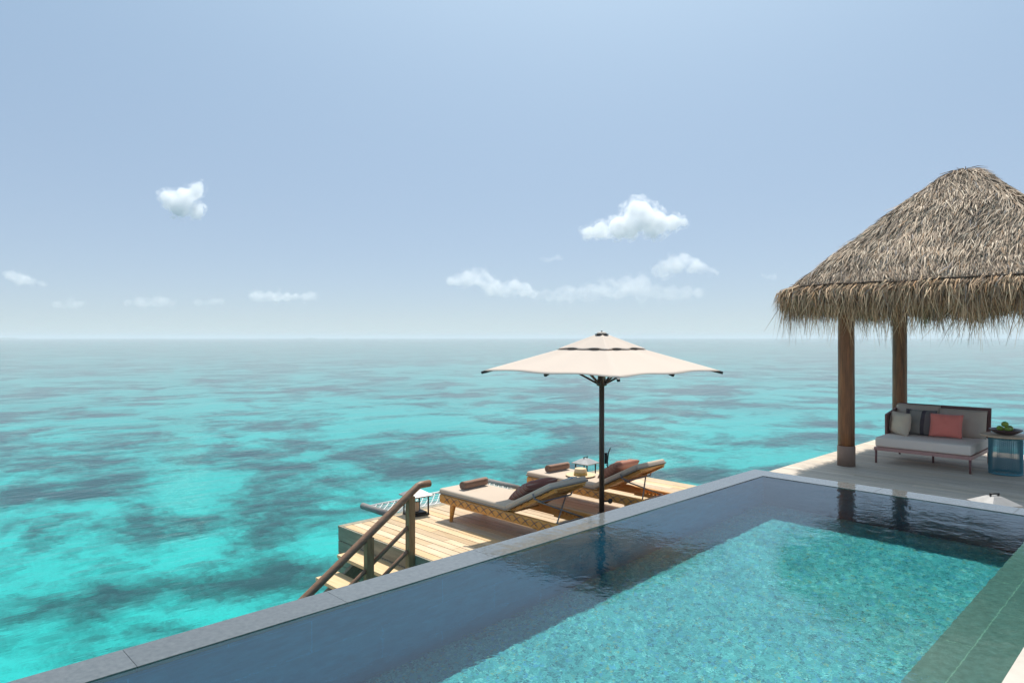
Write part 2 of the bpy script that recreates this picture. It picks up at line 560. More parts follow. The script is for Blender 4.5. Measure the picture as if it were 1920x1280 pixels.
def water_mat(name, tint, layers, ior=1.33, rough=0.02):
    """clear water surface: fresnel between a mirror and clear tinted refraction, rippled by layered noise"""
    m, t, out = new_mat(name)
    L = t.links.new
    tc = nd(t, 'ShaderNodeTexCoord')
    h = None
    for sc, stretch, amp, det in layers:
        mp = nd(t, 'ShaderNodeMapping')
        mp.inputs['Scale'].default_value = stretch
        mp.inputs['Rotation'].default_value = (0, 0, R(20))
        L(tc.outputs['Object'], mp.inputs[0])
        nz = nd(t, 'ShaderNodeTexNoise', Scale=sc, Detail=det, Roughness=0.5)
        L(mp.outputs[0], nz.inputs['Vector'])
        mu = nd(t, 'ShaderNodeMath', operation='MULTIPLY')
        mu.inputs[1].default_value = amp
        L(nz.outputs['Fac'], mu.inputs[0])
        if h is None:
            h = mu.outputs[0]
        else:
            ad = nd(t, 'ShaderNodeMath', operation='ADD')
            L(h, ad.inputs[0])
            L(mu.outputs[0], ad.inputs[1])
            h = ad.outputs[0]
    bp = nd(t, 'ShaderNodeBump', Strength=1.0, Distance=1.0)
    L(h, bp.inputs['Height'])
    fr = nd(t, 'ShaderNodeFresnel', IOR=ior)
    L(bp.outputs[0], fr.inputs['Normal'])
    gs = nd(t, 'ShaderNodeBsdfGlossy', Roughness=rough)
    L(bp.outputs[0], gs.inputs['Normal'])
    tr = nd(t, 'ShaderNodeBsdfRefraction', Roughness=0.0, IOR=1.33)
    tr.inputs['Color'].default_value = (*tint, 1)
    L(bp.outputs[0], tr.inputs['Normal'])
    mx = nd(t, 'ShaderNodeMixShader')
    L(fr.outputs[0], mx.inputs[0])
    L(tr.outputs[0], mx.inputs[1])
    L(gs.outputs[0], mx.inputs[2])
    L(mx.outputs[0], out.inputs['Surface'])
    return m


M['pool_water'] = water_mat('pool_water', (0.56, 0.94, 1.0), [(22.0, (1, 1, 1), 0.0013, 2.0)], rough=0.0, ior=2.0)
M['sea_water'] = water_mat('sea_water', (0.16, 0.96, 0.95), [(0.35, (1.0, 2.2, 1), 0.03, 2.0), (1.6, (1.0, 2.2, 1), 0.018, 3.0), (7.0, (1, 1.6, 1), 0.002, 2.0)], rough=0.03, ior=1.40)

# seabed: pale sand with dark, ragged coral patches
m, t, out = new_mat('seabed')
L = t.links.new
tc = nd(t, 'ShaderNodeTexCoord')
n1 = nd(t, 'ShaderNodeTexNoise', Scale=0.23, Detail=8.0, Roughness=0.62, Distortion=0.5)
n2 = nd(t, 'ShaderNodeTexNoise', Scale=0.045, Detail=3.0)
n3 = nd(t, 'ShaderNodeTexNoise', Scale=1.5, Detail=10.0, Roughness=0.76, Distortion=1.2)
for n in (n1, n2, n3):
    L(tc.outputs['Object'], n.inputs['Vector'])
a1 = nd(t, 'ShaderNodeMath', operation='MULTIPLY_ADD')
a1.inputs[1].default_value = 0.34
L(n3.outputs['Fac'], a1.inputs[0])
L(n1.outputs['Fac'], a1.inputs[2])
a2 = nd(t, 'ShaderNodeMath', operation='MULTIPLY_ADD')
a2.inputs[1].default_value = 0.35
L(n2.outputs['Fac'], a2.inputs[0])
L(a1.outputs[0], a2.inputs[2])
rp = ramp(t, [(0.785, (0.64, 0.72, 0.67)), (0.845, (0.38, 0.46, 0.43)), (0.905, (0.15, 0.215, 0.20)), (0.96, (0.06, 0.10, 0.10))])
L(a2.outputs[0], rp.inputs['Fac'])
n4 = nd(t, 'ShaderNodeTexNoise', Scale=5.5, Detail=8.0, Roughness=0.75, Distortion=1.5)     # coral heads and weed tufts
L(tc.outputs['Object'], n4.inputs['Vector'])
n5 = nd(t, 'ShaderNodeTexNoise', Scale=0.07, Detail=3.0)
L(tc.outputs['Object'], n5.inputs['Vector'])
a5 = nd(t, 'ShaderNodeMath', operation='MULTIPLY_ADD')
a5.inputs[1].default_value = 0.9
L(n5.outputs['Fac'], a5.inputs[0])
L(n4.outputs['Fac'], a5.inputs[2])
r3 = ramp(t, [(0.62, (0.62, 0.66, 0.66)), (1.0, (1.12, 1.12, 1.12))])
L(a5.outputs[0], r3.inputs['Fac'])
mx = nd(t, 'ShaderNodeMix', data_type='RGBA', blend_type='MULTIPLY')
mx.inputs[0].default_value = 1.0
L(rp.outputs[0], mx.inputs[6])
L(r3.outputs[0], mx.inputs[7])
ln = nd(t, 'ShaderNodeVectorMath', operation='LENGTH')      # deep blue added to the flat far bed so clouds catch less turquoise light
L(tc.outputs['Object'], ln.inputs[0])
mr = nd(t, 'ShaderNodeMapRange')
mr.inputs['From Min'].default_value = 450.0
mr.inputs['From Max'].default_value = 1300.0
L(ln.outputs['Value'], mr.inputs['Value'])
m2 = nd(t, 'ShaderNodeMix', data_type='RGBA')
L(mr.outputs[0], m2.inputs[0])
L(mx.outputs[2], m2.inputs[6])
m2.inputs[7].default_value = (0.10, 0.15, 0.20, 1)
b = nd(t, 'ShaderNodeBsdfDiffuse')
L(m2.outputs[2], b.inputs['Color'])
L(b.outputs[0], out.inputs['Surface'])
M['seabed'] = m

# thatch strands: each strand carries its own weathered tone
m, t, out = new_mat('thatch')
L = t.links.new
at = nd(t, 'ShaderNodeAttribute', attribute_name='tone')
b = nd(t, 'ShaderNodeBsdfPrincipled', Roughness=0.75)
b.inputs['Specular IOR Level'].default_value = 0.25
L(at.outputs['Color'], b.inputs['Base Color'])
L(b.outputs[0], out.inputs['Surface'])
M['thatch'] = m
M['thatch_under'] = pmat('thatch_under', (0.05, 0.038, 0.028), (0.11, 0.085, 0.065), 20, (1, 1, 1), 0.95, 0.3, 0.01)


# ------------------------------------------------------------------ sea and sea bed
def sheet(name, x0, x1, y0, y1, z, mat, kind='structure'):
    o = MB().add([(x0, y0, z), (x1, y0, z), (x1, y1, z), (x0, y1, z)], [(0, 1, 2, 3)]).build(name, mat)
    return tag(o, kind=kind)


g_ = [0.0]                                                # the sea surface: fine cells near the villa, wide ones far out
while g_[-1] < 24000:
    g_.append(min(24000.0, g_[-1] + max(2.0, g_[-1] * 0.06)))
g_ = [-q for q in g_[:0:-1]] + g_
n_ = len(g_)
sea = MB().add([(a, b_, SEA) for a in g_ for b_ in g_], [(i * n_ + j, (i + 1) * n_ + j, (i + 1) * n_ + j + 1, i * n_ + j + 1) for i in range(n_ - 1) for j in range(n_ - 1)],
               True).build('sea', M['sea_water'])
sea.cycles.is_caustics_caster = True
tag(sea, kind='structure')
sheet('seabed', -24000, 24000, -24000, 24000, BED, M['seabed']).cycles.is_caustics_receiver = True

FWD = Vector((0.696, 0.718, 0)).normalized()
RGT = Vector((0.718, -0.696, 0)).normalized()


def bearing(px, py, d):
    """a place d metres out, from its bearing and height angle"""
    return Vector((0, 0, EYE)) + d * (FWD + RGT * ((px - 960) / 1280) + Vector((0, 0, (633 - py) / 1280)))


for k, (px, w, h) in enumerate(((14, 110, 5.5), (582, 64, 4.2), (650, 24, 3.0))):
    p = bearing(px, 633, 3000)
    bm_ = MB()
    vs, fs = [], []
    n = 26
    for i in range(n + 1):
        a = -1 + 2 * i / n
        hh = h * (1 - abs(a) ** 2.4) * (0.75 + 0.4 * mnoise.noise(Vector((a * 6, k * 9.0, 0)))) + 0.3
        for s in (-1, 0, 1):
            q = p + RGT * (a * w / 2) + FWD * (s * w * 0.18 * math.sqrt(max(0.02, 1 - a * a)))
            vs.append((q.x, q.y, SEA - 0.2 if s else hh))
    for i in range(n):
        for s in range(2):
            a = i * 3 + s
            fs.append((a, a + 3, a + 4, a + 1))
    o = bm_.add(vs, fs, True).build('island', M['island'])
    tag(o, kind='structure')


# ------------------------------------------------------------------ swimming pool
def floor_depth(u):
    return 1.28 - 0.027 * (F_IN - u)


pool = thing('swimming_pool', 'long infinity pool with grey stone edge and turquoise mosaic floor above the sea', 'swimming pool')
cp = MB()
tn = []
gap = 0.0015
# sea-side edge slabs
edges = [P_NEAR]
x = 0.985
xs = [P_NEAR, -1.35, -0.18, 0.99, 2.13, 3.33, 4.55, 5.72, 6.9, F_OUT - 0.30]
CT = POOL + 0.002
for a, bb in zip(xs[:-1], xs[1:]):
    k = len(cp.v)
    cp.box(((a + bb) / 2, (P_OUT + P_IN) / 2, CT - 0.03), (bb - a - gap, P_OUT - P_IN, 0.06), bev=0.002)
    tn += [random.uniform(0.88, 1.06)] * (len(cp.v) - k)
cps = cp.build('coping', M['coping'], pool)
tone(cps, tn)
cp = MB()
tn = []
ys = [P_RIGHT - 1.2, 0.1, 1.27, 2.44, P_OUT]
for a, bb in zip(ys[:-1], ys[1:]):
    k = len(cp.v)
    cp.box(((F_OUT + F_IN) / 2, (a + bb) / 2, CT - 0.03), (F_OUT - F_IN, bb - a - gap, 0.06), bev=0.002)
    tn += [random.uniform(0.9, 1.06)] * (len(cp.v) - k)
cpf = cp.build('coping', M['coping'], pool)
tone(cpf, tn)
fd = 2.2
MB().box(((P_NEAR + F_IN) / 2, (P_IN + P_OUT) / 2 - 0.005, CT - 0.062 - fd / 2), (F_IN - P_NEAR, P_OUT - P_IN - 0.01, fd)).build('sea_side_wall', M['wall_slabs'], pool)
MB().box(((F_IN + F_OUT) / 2, (P_OUT + P_RIGHT - 1.2) / 2 - 0.005, CT - 0.062 - fd / 2), (F_OUT - F_IN - 0.01, P_OUT - P_RIGHT + 1.2 - 0.01, fd)).build('far_wall', M['far_slabs'], pool)
za, zb = POOL - floor_depth(F_IN), POOL - floor_depth(P_NEAR)
MB().add([(P_NEAR, P_RIGHT, zb), (F_IN, P_RIGHT, za), (F_IN, P_IN, za), (P_NEAR, P_IN, zb),
          (P_NEAR, P_RIGHT, zb - 0.2), (F_IN, P_RIGHT, za - 0.2), (F_IN, P_IN, za - 0.2), (P_NEAR, P_IN, zb - 0.2)],
         [(0, 1, 2, 3), (7, 6, 5, 4), (0, 4, 5, 1), (1, 5, 6, 2), (2, 6, 7, 3), (3, 7, 4, 0)]).build('pool_floor', M['mosaic'], pool)
BENCH_Y = 1.08
MB().box(((P_NEAR + F_IN) / 2 - 0.002, (P_RIGHT + BENCH_Y) / 2, POOL - 0.26 - 0.5), (F_IN - P_NEAR - 0.004, BENCH_Y - P_RIGHT, 1.0)).build('bench', M['bench_slabs'], pool)
MB().box((P_NEAR - 0.15, (P_RIGHT + P_OUT) / 2, POOL - 1.2), (0.296, P_OUT - P_RIGHT, 2.36)).build('near_wall', M['wall_slabs'], pool)
def wave_sheet(name, x0, x1, y0, y1, z, step, mat, waves):
    """water surface with real ripples, so that light and views bend through it"""
    nx, ny = int((x1 - x0) / step), int((y1 - y0) / step)
    vs = []
    for i in range(nx + 1):
        x = x0 + (x1 - x0) * i / nx
        for j in range(ny + 1):
            y = y0 + (y1 - y0) * j / ny
            vs.append((x, y, z + sum(a * mnoise.noise(Vector((x * f, y * f, k * 3.7))) for k, (a, f) in enumerate(waves))))
    fs = []
    for i in range(nx):
        for j in range(ny):
            a = i * (ny + 1) + j
            fs.append((a, a + ny + 1, a + ny + 2, a + 1))
    o = MB().add(vs, fs, True).build(name, mat)
    o.cycles.is_caustics_caster = True
    return tag(o, kind='structure')


wave_sheet('pool_water', P_NEAR, F_IN, P_RIGHT, P_IN, POOL - 0.003, 0.03, M['pool_water'], ((0.0011, 2.1), (0.0008, 5.5), (0.0006, 13.0)))
for ch in pool.children:
    ch.cycles.is_caustics_receiver = True
o = MB().box(((P_NEAR + F_OUT) / 2 - 1, P_RIGHT - 2.0 - 0.002, POOL + 0.02 - 0.15), (F_OUT - P_NEAR + 2, 4.0, 0.3), bev=0.006).build('terrace', M['terrace'])
tag(o, kind='structure')
o = MB().box((2.4, -0.6, (CT - fd + BED) / 2), (9.6, 8.0, CT - fd - BED)).build('pool_foundation', M['concrete'])
tag(o, kind='structure')


# ------------------------------------------------------------------ decks
def planks(x0, x1, y0, y1, top, w, mat, name, th=0.03, g=0.006, lo=0.82, hi=1.12, warm=0.3):
    mb = MB()
    tn = []
    n = round((x1 - x0) / w)
    w = (x1 - x0) / n
    for i in range(n):
        cx = x0 + (i + 0.5) * w
        # butt joints at changing places along the boards
        cuts = [y0]
        y = y0 + random.uniform(1.2, 3.4)
        while y < y1 - 0.8:
            cuts.append(y)
            y += random.uniform(2.6, 3.6)
        cuts.append(y1)
        for a, bb in zip(cuts[:-1], cuts[1:]):
            k = len(mb.v)
            mb.box((cx, (a + bb) / 2, top - th / 2 + random.uniform(-0.0012, 0.0012)), (w - g, bb - a - 0.003, th), bev=0.003)
            q, w_ = random.uniform(lo, hi), random.random() * warm
            tn += [(q, q * (1 - 0.10 * w_), q * (1 - 0.30 * w_))] * (len(mb.v) - k)
    o = mb.build(name, mat)
    tone(o, tn)
    return o


LX0, LX1, LY0, LY1 = 4.49, 9.88, P_OUT + 0.03, 7.83
low = planks(LX0 + 0.02, LX1, LY0, LY1 - 0.10, LOW, 0.128, M['deck_warm'], 'sun_deck', g=0.009, lo=0.80, hi=1.16, warm=1.0)
tag(low, kind='structure')
mb = MB()
for k in range(4):                                        # side boards, stair side and sea side
    z = LOW - 0.035 - 0.075 - k * 0.156
    mb.box((LX0 + 0.011, (LY0 + LY1) / 2, z), (0.022, LY1 - LY0, 0.148), bev=0.003)
    mb.box(((LX0 + LX1) / 2 + 0.012, LY1 - 0.011, z), (LX1 - LX0 - 0.03, 0.022, 0.148), bev=0.003)
    mb.box((LX1 - 0.011, (LY0 + LY1) / 2 - 0.02, z), (0.022, LY1 - LY0 - 0.05, 0.148), bev=0.003)
mb.box(((LX0 + LX1) / 2 + 0.01, LY1 - 0.048, LOW - 0.015), (LX1 - LX0 - 0.02, 0.094, 0.03), bev=0.003)
mb.box((LX0 + 0.006, (LY0 + LY1) / 2, LOW - 0.017), (0.024, LY1 - LY0, 0.03), bev=0.003)
o = mb.build('sun_deck_fascia', M['fascia'])
tag(o, kind='structure')
mb = MB()
mb.box(((LX0 + LX1) / 2, (LY0 + LY1) / 2, LOW - 0.13), (LX1 - LX0 - 0.10, LY1 - LY0 - 0.12, 0.16))
for px in (LX0 + 0.35, 7.1, LX1 - 0.35):
    for py in (LY0 + 0.4, LY1 - 0.4):
        mb.tube([(px, py, BED), (px, py, LOW - 0.2)], 0.14, 16)
o = mb.build('sun_deck_substructure', M['pile'])
tag(o, kind='structure')

UX0, UX1, UY0, UY1 = F_OUT + 0.02, 14.42, -2.0, 4.67
upd = planks(UX0, UX1, UY0, UY1, UP, 0.118, M['deck_grey'], 'pavilion_deck', g=0.008, lo=0.84, hi=1.1)
tag(upd, kind='structure')
mb = MB()
for k in range(2):
    z = UP - 0.035 - 0.075 - k * 0.156
    mb.box(((UX0 + UX1) / 2, UY1 + 0.012, z), (UX1 - UX0, 0.022, 0.148), bev=0.003)
    mb.box((UX1 + 0.012, (UY0 + UY1) / 2, z), (0.022, UY1 - UY0, 0.148), bev=0.003)
o = mb.build('pavilion_deck_fascia', M['fascia'])
tag(o, kind='structure')
mb = MB()
mb.box(((UX0 + UX1) / 2, (UY0 + UY1) / 2, UP - 0.115), (UX1 - UX0 - 0.1, UY1 - UY0 - 0.1, 0.14))
for px in (UX0 + 2.2, 11.0, UX1 - 0.4):
    for py in (-1.2, 1.4, UY1 - 0.4):
        mb.tube([(px, py, BED), (px, py, UP - 0.18)], 0.15, 16)
o = mb.build('pavilion_deck_substructure', M['pile'])
tag(o, kind='structure')

# ------------------------------------------------------------------ stairs and handrail
SY0, SY1 = 6.27, 7.36
st = thing('staircase', 'timber steps going down from the lower sun deck to the sea', 'stairs', (LX0, SY0, LOW))
RISE, GO = 0.205, 0.28
for k in range(1, 9):
    MB().box((-GO * (k - 0.5), (SY1 - SY0) / 2, -RISE * k - 0.02), (GO + 0.015, SY1 - SY0, 0.04), bev=0.004).build('step', M['step_wood'], st)
for yy in (0.10, SY1 - SY0 - 0.10):
    mb = MB()
    x1, z1 = -GO * 8, -RISE * 8
    vs = []
    for sy in (-0.025, 0.025):
        vs += [(-0.002, yy + sy, -RISE - 0.045), (-0.002, yy + sy, -RISE - 0.30), (x1, yy + sy, z1 - 0.30), (x1, yy + sy, z1 - 0.045)]
    mb.add(vs, [(0, 1, 2, 3), (7, 6, 5, 4), (0, 4, 5, 1), (1, 5, 6, 2), (2, 6, 7, 3), (3, 7, 4, 0)])
    mb.build('stringer', M['fascia'], st)

RY = 6.20
hr = thing('handrail', 'brown timber handrail sloping down beside the steps', 'handrail', (LX0 - 0.045, RY, LOW - 0.4))
ZR = EYE - 1.645 - (LOW - 0.4)
sl_ = 0.655


def rz(xx):
    return ZR + min(0, (xx - 0.115)) * sl_


rail = MB()
pts = [(0.265, 0, ZR), (0.135, 0, ZR), (0.105, 0, rz(0.105))] + [(-0.2 * k, 0, rz(-0.2 * k)) for k in range(0, 12)]
rail.tube(pts, 0.040, 14)
rail.build('rail', M['rail_wood'], hr)
for xx, w in ((0.0, 0.085), (-0.53, 0.085), (-1.25, 0.085)):
    zt = rz(xx) - 0.03
    zb_ = -0.02 if xx == 0 else (-0.35 if xx > -1 else -0.9)
    p = MB().box((xx, 0, (zt + zb_) / 2), (w, 0.07, zt - zb_), bev=0.005).build('post', M['post_wood'], hr)
for dz in (0.34, 0.60):
    mb = MB()
    for a, bb in ((0.0, -0.53), (-0.53, -1.25)):
        mb.tube([(a - 0.038, 0, rz(a - 0.06) - dz + 0.01), (a - 0.075, 0, rz(a - 0.08) - dz), (a - 0.13, 0, rz(a - 0.13) - dz), (bb + 0.038, 0, rz(bb + 0.038) - dz)], 0.024, 10)
    mb.build('mid_rail', M['rail_wood'], hr)

# ------------------------------------------------------------------ net over the water
nx0, nx1, ny1 = 5.24, 7.64, 8.46
net = thing('overwater_net', 'white rope lounging net on two grey poles beyond the sun deck edge', 'net', (nx0, LY1, LOW - 0.02))
for xx in (0.0, nx1 - nx0):
    MB().tube([(xx, -0.10 if xx else 0.01, 0.03), (xx, ny1 - LY1, 0.03)], 0.045, 14).build('pole', M['grey_pole'], net)
MB().tube([(0.045, ny1 - LY1 - 0.05, 0.02), (nx1 - nx0 - 0.045, ny1 - LY1 - 0.05, 0.02)], 0.018, 8).build('outer_rope', M['rope'], net)
mb = MB()
Wn, Hn = nx1 - nx0, ny1 - LY1 - 0.05
sag = lambda a, b_: -0.05 * math.sin(math.pi * a / Wn) * math.sin(math.pi * min(1, max(0, b_ / Hn)))
s_ = 0.105
for sgn in (1, -1):
    c = -3.0
    while c < 6.0:
        seg = []
        for i in range(15):
            b_ = Hn * i / 14
            a = c + sgn * b_
            if 0.03 <= a <= Wn - 0.03:
                seg.append((a, b_ + 0.002, 0.02 + sag(a, b_) + (0.003 if sgn > 0 else 0)))
        if len(seg) > 1:
            mb.tube(seg, 0.0062, 5)
        c += s_
mb.build('mesh_ropes', M['rope'], net)


# ------------------------------------------------------------------ sun loungers
def make_lounger(label):
    # local: x across, +y towards the foot, z = 0 on the deck, hinge at y = HY
    Wd, FY, BY, HY, FT = 0.66, 1.12, -1.10, -0.17, 0.335
    r = thing('sun_lounger', label, 'sun lounger', (0, 0, 0), 0, 'sun loungers on the lower deck')
    hx = Wd / 2
    mb = MB()
    for s in (-1, 1):
        mb.rbox((s * (hx - 0.028), (FY + BY) / 2, FT - 0.058), (0.056, FY - BY, 0.115), 0.024)
    mb.rbox((0, FY - 0.03, FT - 0.050), (Wd - 0.1, 0.056, 0.09), 0.022)
    mb.rbox((0, BY + 0.03, FT - 0.050), (Wd - 0.1, 0.056, 0.09), 0.022)
    for k in range(10):
        mb.box((0, FY - 0.12 - k * 0.125, FT - 0.03), (Wd - 0.11, 0.075, 0.018), bev=0.003)
    mb.build('frame', M['teak'], r)
    for s in (-1, 1):
        mb = MB()
        n = 14
        for ph in (0, 1):
            for k in range(n):
                y0 = BY + 0.10 + (FY - BY - 0.2) * k / n
                y1 = BY + 0.10 + (FY - BY - 0.2) * (k + 1) / n
                z0, z1 = (FT - 0.010, FT - 0.108)
                pts = []
                for i in range(7):
                    q = i / 6
                    a = q if (k + ph) % 2 == 0 else 1 - q
                    bulge = math.sin(math.pi * a)
                    pts.append((s * (hx + 0.003 - 0.012 * (abs(a - 0.5) * 2) ** 3), y0 + (y1 - y0) * q, z0 + (z1 - z0) * (a - 0.10 * bulge)))
                mb.tube(pts, 0.0040, 5)
        mb.build('cord_lacing', M['cord'], r)
    for sx in (-1, 1):
        for yy, lean in ((FY - 0.26, 0.05), (BY + 0.42, -0.05)):
            MB().tube([(sx * (hx - 0.045), yy, FT - 0.06), (sx * (hx - 0.042), yy + lean * 0.5, 0.17), (sx * (hx - 0.038), yy + lean, 0.0)],
                      [0.046, 0.036, 0.021], 12).build('leg', M['teak'], r)
    # seat cushion with a darker edge welt
    cu = MB().rbox((0, (FY + HY) / 2 + 0.01, FT + 0.038), (Wd - 0.01, FY - HY - 0.0, 0.07), 0.03).build('seat_cushion', M['cushion'], r)
    MB().rbox((0, (FY + HY) / 2 + 0.01, FT + 0.015), (Wd + 0.002, FY - HY + 0.008, 0.020), 0.009).build('edge_welt', M['cushion_edge'], cu)
    # backrest raised about 27 degrees, hinged at HY
    ang = R(27)
    Mb = Matrix.Translation((0, HY, FT + 0.0)) @ Matrix.Rotation(-ang, 4, 'X') @ Matrix.Rotation(math.pi, 4, 'Z')
    BL = 0.80
    mb = MB()
    for s in (-1, 1):
        mb.box((s * (hx - 0.085), BL / 2, -0.018), (0.05, BL, 0.034), Mb, bev=0.006)
    for k in range(7):
        mb.box((0, 0.06 + k * (BL - 0.09) / 6, -0.004), (Wd - 0.10, 0.085, 0.016), Mb, bev=0.003)
    mb.box((0, BL * 0.62, -0.042), (Wd - 0.22, 0.05, 0.03), Mb, bev=0.004)
    mb.build('backrest_frame', M['teak'], r)
    bc = MB()
    bc.rbox((0, BL / 2 + 0.005, 0.045), (Wd - 0.01, BL + 0.02, 0.072), 0.03, Mb)
    bco = bc.build('back_cushion', M['cushion'], r)
    MB().rbox((0, BL / 2 + 0.005, 0.020), (Wd + 0.002, BL + 0.026, 0.022), 0.010, Mb).build('edge_welt', M['cushion_edge'], bco)
    sp_ = MB()
    sp_.tube([(-hx - 0.006, BL * 0.66, 0.05), (-hx - 0.004, BL * 0.66, -0.01), (-hx + 0.08, BL * 0.68, -0.062), (hx - 0.08, BL * 0.68, -0.062), (hx + 0.004, BL * 0.66, -0.01), (hx + 0.006, BL * 0.66, 0.05)], 0.010, 6, M=Mb)
    sp_.build('strap', M['strap'], r)
    # two props down to the ratchet bars
    for s in (-1, 1):
        top = Mb @ Vector((s * (hx - 0.085), BL * 0.60, -0.04))
        MB().tube([top, (s * (hx - 0.10), HY - 0.72, FT - 0.035)], 0.0095, 8).build('prop', M['strut'], r)
    for s in (-1, 1):
        mb = MB()
        mb.box((s * (hx - 0.10), HY - 0.58, FT - 0.085), (0.028, 0.62, 0.05), bev=0.003)
        for k in range(8):
            y = HY - 0.34 - k * 0.062
            mb.add([(s * (hx - 0.10) - 0.012, y, FT - 0.062), (s * (hx - 0.10) + 0.012, y, FT - 0.062), (s * (hx - 0.10) + 0.012, y - 0.045, FT - 0.062),
                    (s * (hx - 0.10) - 0.012, y - 0.045, FT - 0.062), (s * (hx - 0.10) - 0.012, y - 0.036, FT - 0.030), (s * (hx - 0.10) + 0.012, y - 0.036, FT - 0.030)],
                   [(0, 1, 2, 3), (0, 4, 5, 1), (2, 5, 4, 3), (0, 3, 4), (1, 5, 2)])
        mb.build('ratchet_bar', M['teak'], r)
    MB().tube([(-hx + 0.09, HY - 0.72, FT - 0.035), (hx - 0.09, HY - 0.72, FT - 0.035)], 0.0095, 8).build('prop_bar', M['strut'], r)
    return r


LA = Vector((5.93, 6.05, LOW))
LB = Vector((7.575, 6.05, LOW))
lounger = make_lounger('teak sun lounger nearer the handrail, with maroon striped pillow')
lounger.location = LA
dup(lounger, LB, None, 'teak sun lounger with the straw hat lying on its seat')
CUSH = LOW + 0.335 + 0.074


def towel(loc, rz_, label):
    mb = MB()
    r0, r1, turns, Lt = 0.010, 0.062, 3.4, 0.43
    n = 84
    prof_o, prof_i = [], []
    for i in range(n + 1):
        q = i / n
        a = q * turns * 2 * math.pi
        rr = r0 + (r1 - r0) * q
        prof_o.append((rr * math.cos(a), rr * math.sin(a)))
        rr2 = max(0.001, rr - 0.0115)
        prof_i.append((rr2 * math.cos(a), rr2 * math.sin(a)))
    vs, fs = [], []
    nx = 10
    for j in range(nx + 1):
        xx = -Lt / 2 + Lt * j / nx
        for p in prof_o + prof_i:
            k = 1 + 0.03 * mnoise.noise(Vector((xx * 14, p[0] * 30, p[1] * 30)))
            vs.append((xx + 0.006 * mnoise.noise(Vector((p[0] * 50, p[1] * 50, j))), p[0] * k, p[1] * k * 0.94))
    m_ = 2 * (n + 1)
    for j in range(nx):
        for i in range(n):
            a = j * m_ + i
            fs.append((a, a + 1, a + m_ + 1, a + m_))
            b_ = j * m_ + n + 1 + i
            fs.append((b_, b_ + m_, b_ + m_ + 1, b_ + 1))
        a = j * m_ + n
        b_ = j * m_ + 2 * n + 1
        fs.append((a, b_, b_ + m_, a + m_))
    for j in (0, nx):
        for i in range(n):
            a = j * m_ + i
            b_ = j * m_ + n + 1 + i
            fs.append((a, b_, b_ + 1, a + 1) if j == 0 else (a, a + 1, b_ + 1, b_))
    mb.add(vs, fs, True)
    o = mb.build('rolled_towel', M['towel'], None, loc)
    o.rotation_euler = (0, 0, rz_)
    return tag(o, label, 'towel', 'rolled towels on the loungers')


towel((5.96, 6.87, CUSH + 0.055), R(2), 'rolled brown towel at the foot of the lounger with the maroon pillow')
towel((7.60, 6.86, CUSH + 0.055), R(-3), 'rolled brown towel on the lounger that also carries the straw hat')


def lay_pillow(name, root, w, h, t_, mat, up, seed, label, dx=0.0, yaw=0.0):
    """pillow leaning on a lounger's raised back"""
    ang = R(27)
    HY, FT = -0.17, 0.335
    Mx = Matrix.Translation(root) @ Matrix.Translation((0, HY, FT)) @ Matrix.Rotation(-ang, 4, 'X') @ Matrix.Rotation(math.pi, 4, 'Z') @ \
        Matrix.Translation((dx, up, 0.082 + t_ * 0.42)) @ Matrix.Rotation(R(7), 4, 'X') @ Matrix.Rotation(yaw, 4, 'Z')
    o = MB().pillow(w, h, t_, pinch=0.05, seed=seed).build(name, mat, None, merge=True)
    o.matrix_world = Mx
    return tag(o, label, 'pillow')


lay_pillow('pillow', LA, 0.56, 0.40, 0.17, M['maroon_stripe'], 0.23, 1, 'maroon and grey striped pillow on the lounger nearer the handrail')
lay_pillow('pillow', LB, 0.56, 0.40, 0.18, M['rust_stripe'], 0.27, 2, 'rust pink pillow against the raised back behind the umbrella pole')

# open magazine on the raised back of the first lounger
Mx = Matrix.Translation(LA) @ Matrix.Translation((0, -0.17, 0.335)) @ Matrix.Rotation(R(-27), 4, 'X') @ Matrix.Rotation(math.pi, 4, 'Z') @ Matrix.Translation((-0.13, 0.62, 0.086)) @ Matrix.Rotation(R(25), 4, 'Z')
bk = thing('magazine', 'blue magazine lying on the lounger back behind the maroon pillow', 'magazine')
bk.matrix_world = Mx
MB().box((0, 0, 0.009), (0.205, 0.275, 0.012)).build('pages', M['paper'], bk)
mb = MB()
mb.box((0, 0, 0.0015), (0.212, 0.282, 0.0028))
mb.box((0, 0, 0.0167), (0.212, 0.282, 0.0028))
mb.box((-0.1065, 0, 0.009), (0.003, 0.282, 0.0178))
mb.build('cover', M['book'], bk)

# straw hat
hat = thing('straw_hat', 'pale straw sun hat with an ochre band on the far lounger seat', 'hat', (7.56, 6.38, CUSH + 0.004))
MB().lathe([(0.088, 0.0), (0.12, 0.002), (0.17, 0.004), (0.212, 0.012), (0.216, 0.018), (0.21, 0.019), (0.165, 0.012), (0.12, 0.010), (0.094, 0.012)], 40, closed=True).build('brim', M['straw'], hat)
MB().lathe([(0.094, 0.008), (0.092, 0.05), (0.086, 0.098), (0.078, 0.108), (0.05, 0.106), (0.01, 0.103)], 40).build('crown', M['straw'], hat)
MB().lathe([(0.0975, 0.012), (0.0955, 0.056), (0.0915, 0.056), (0.0925, 0.012)], 40, closed=True).build('band', M['hat_band'], hat)


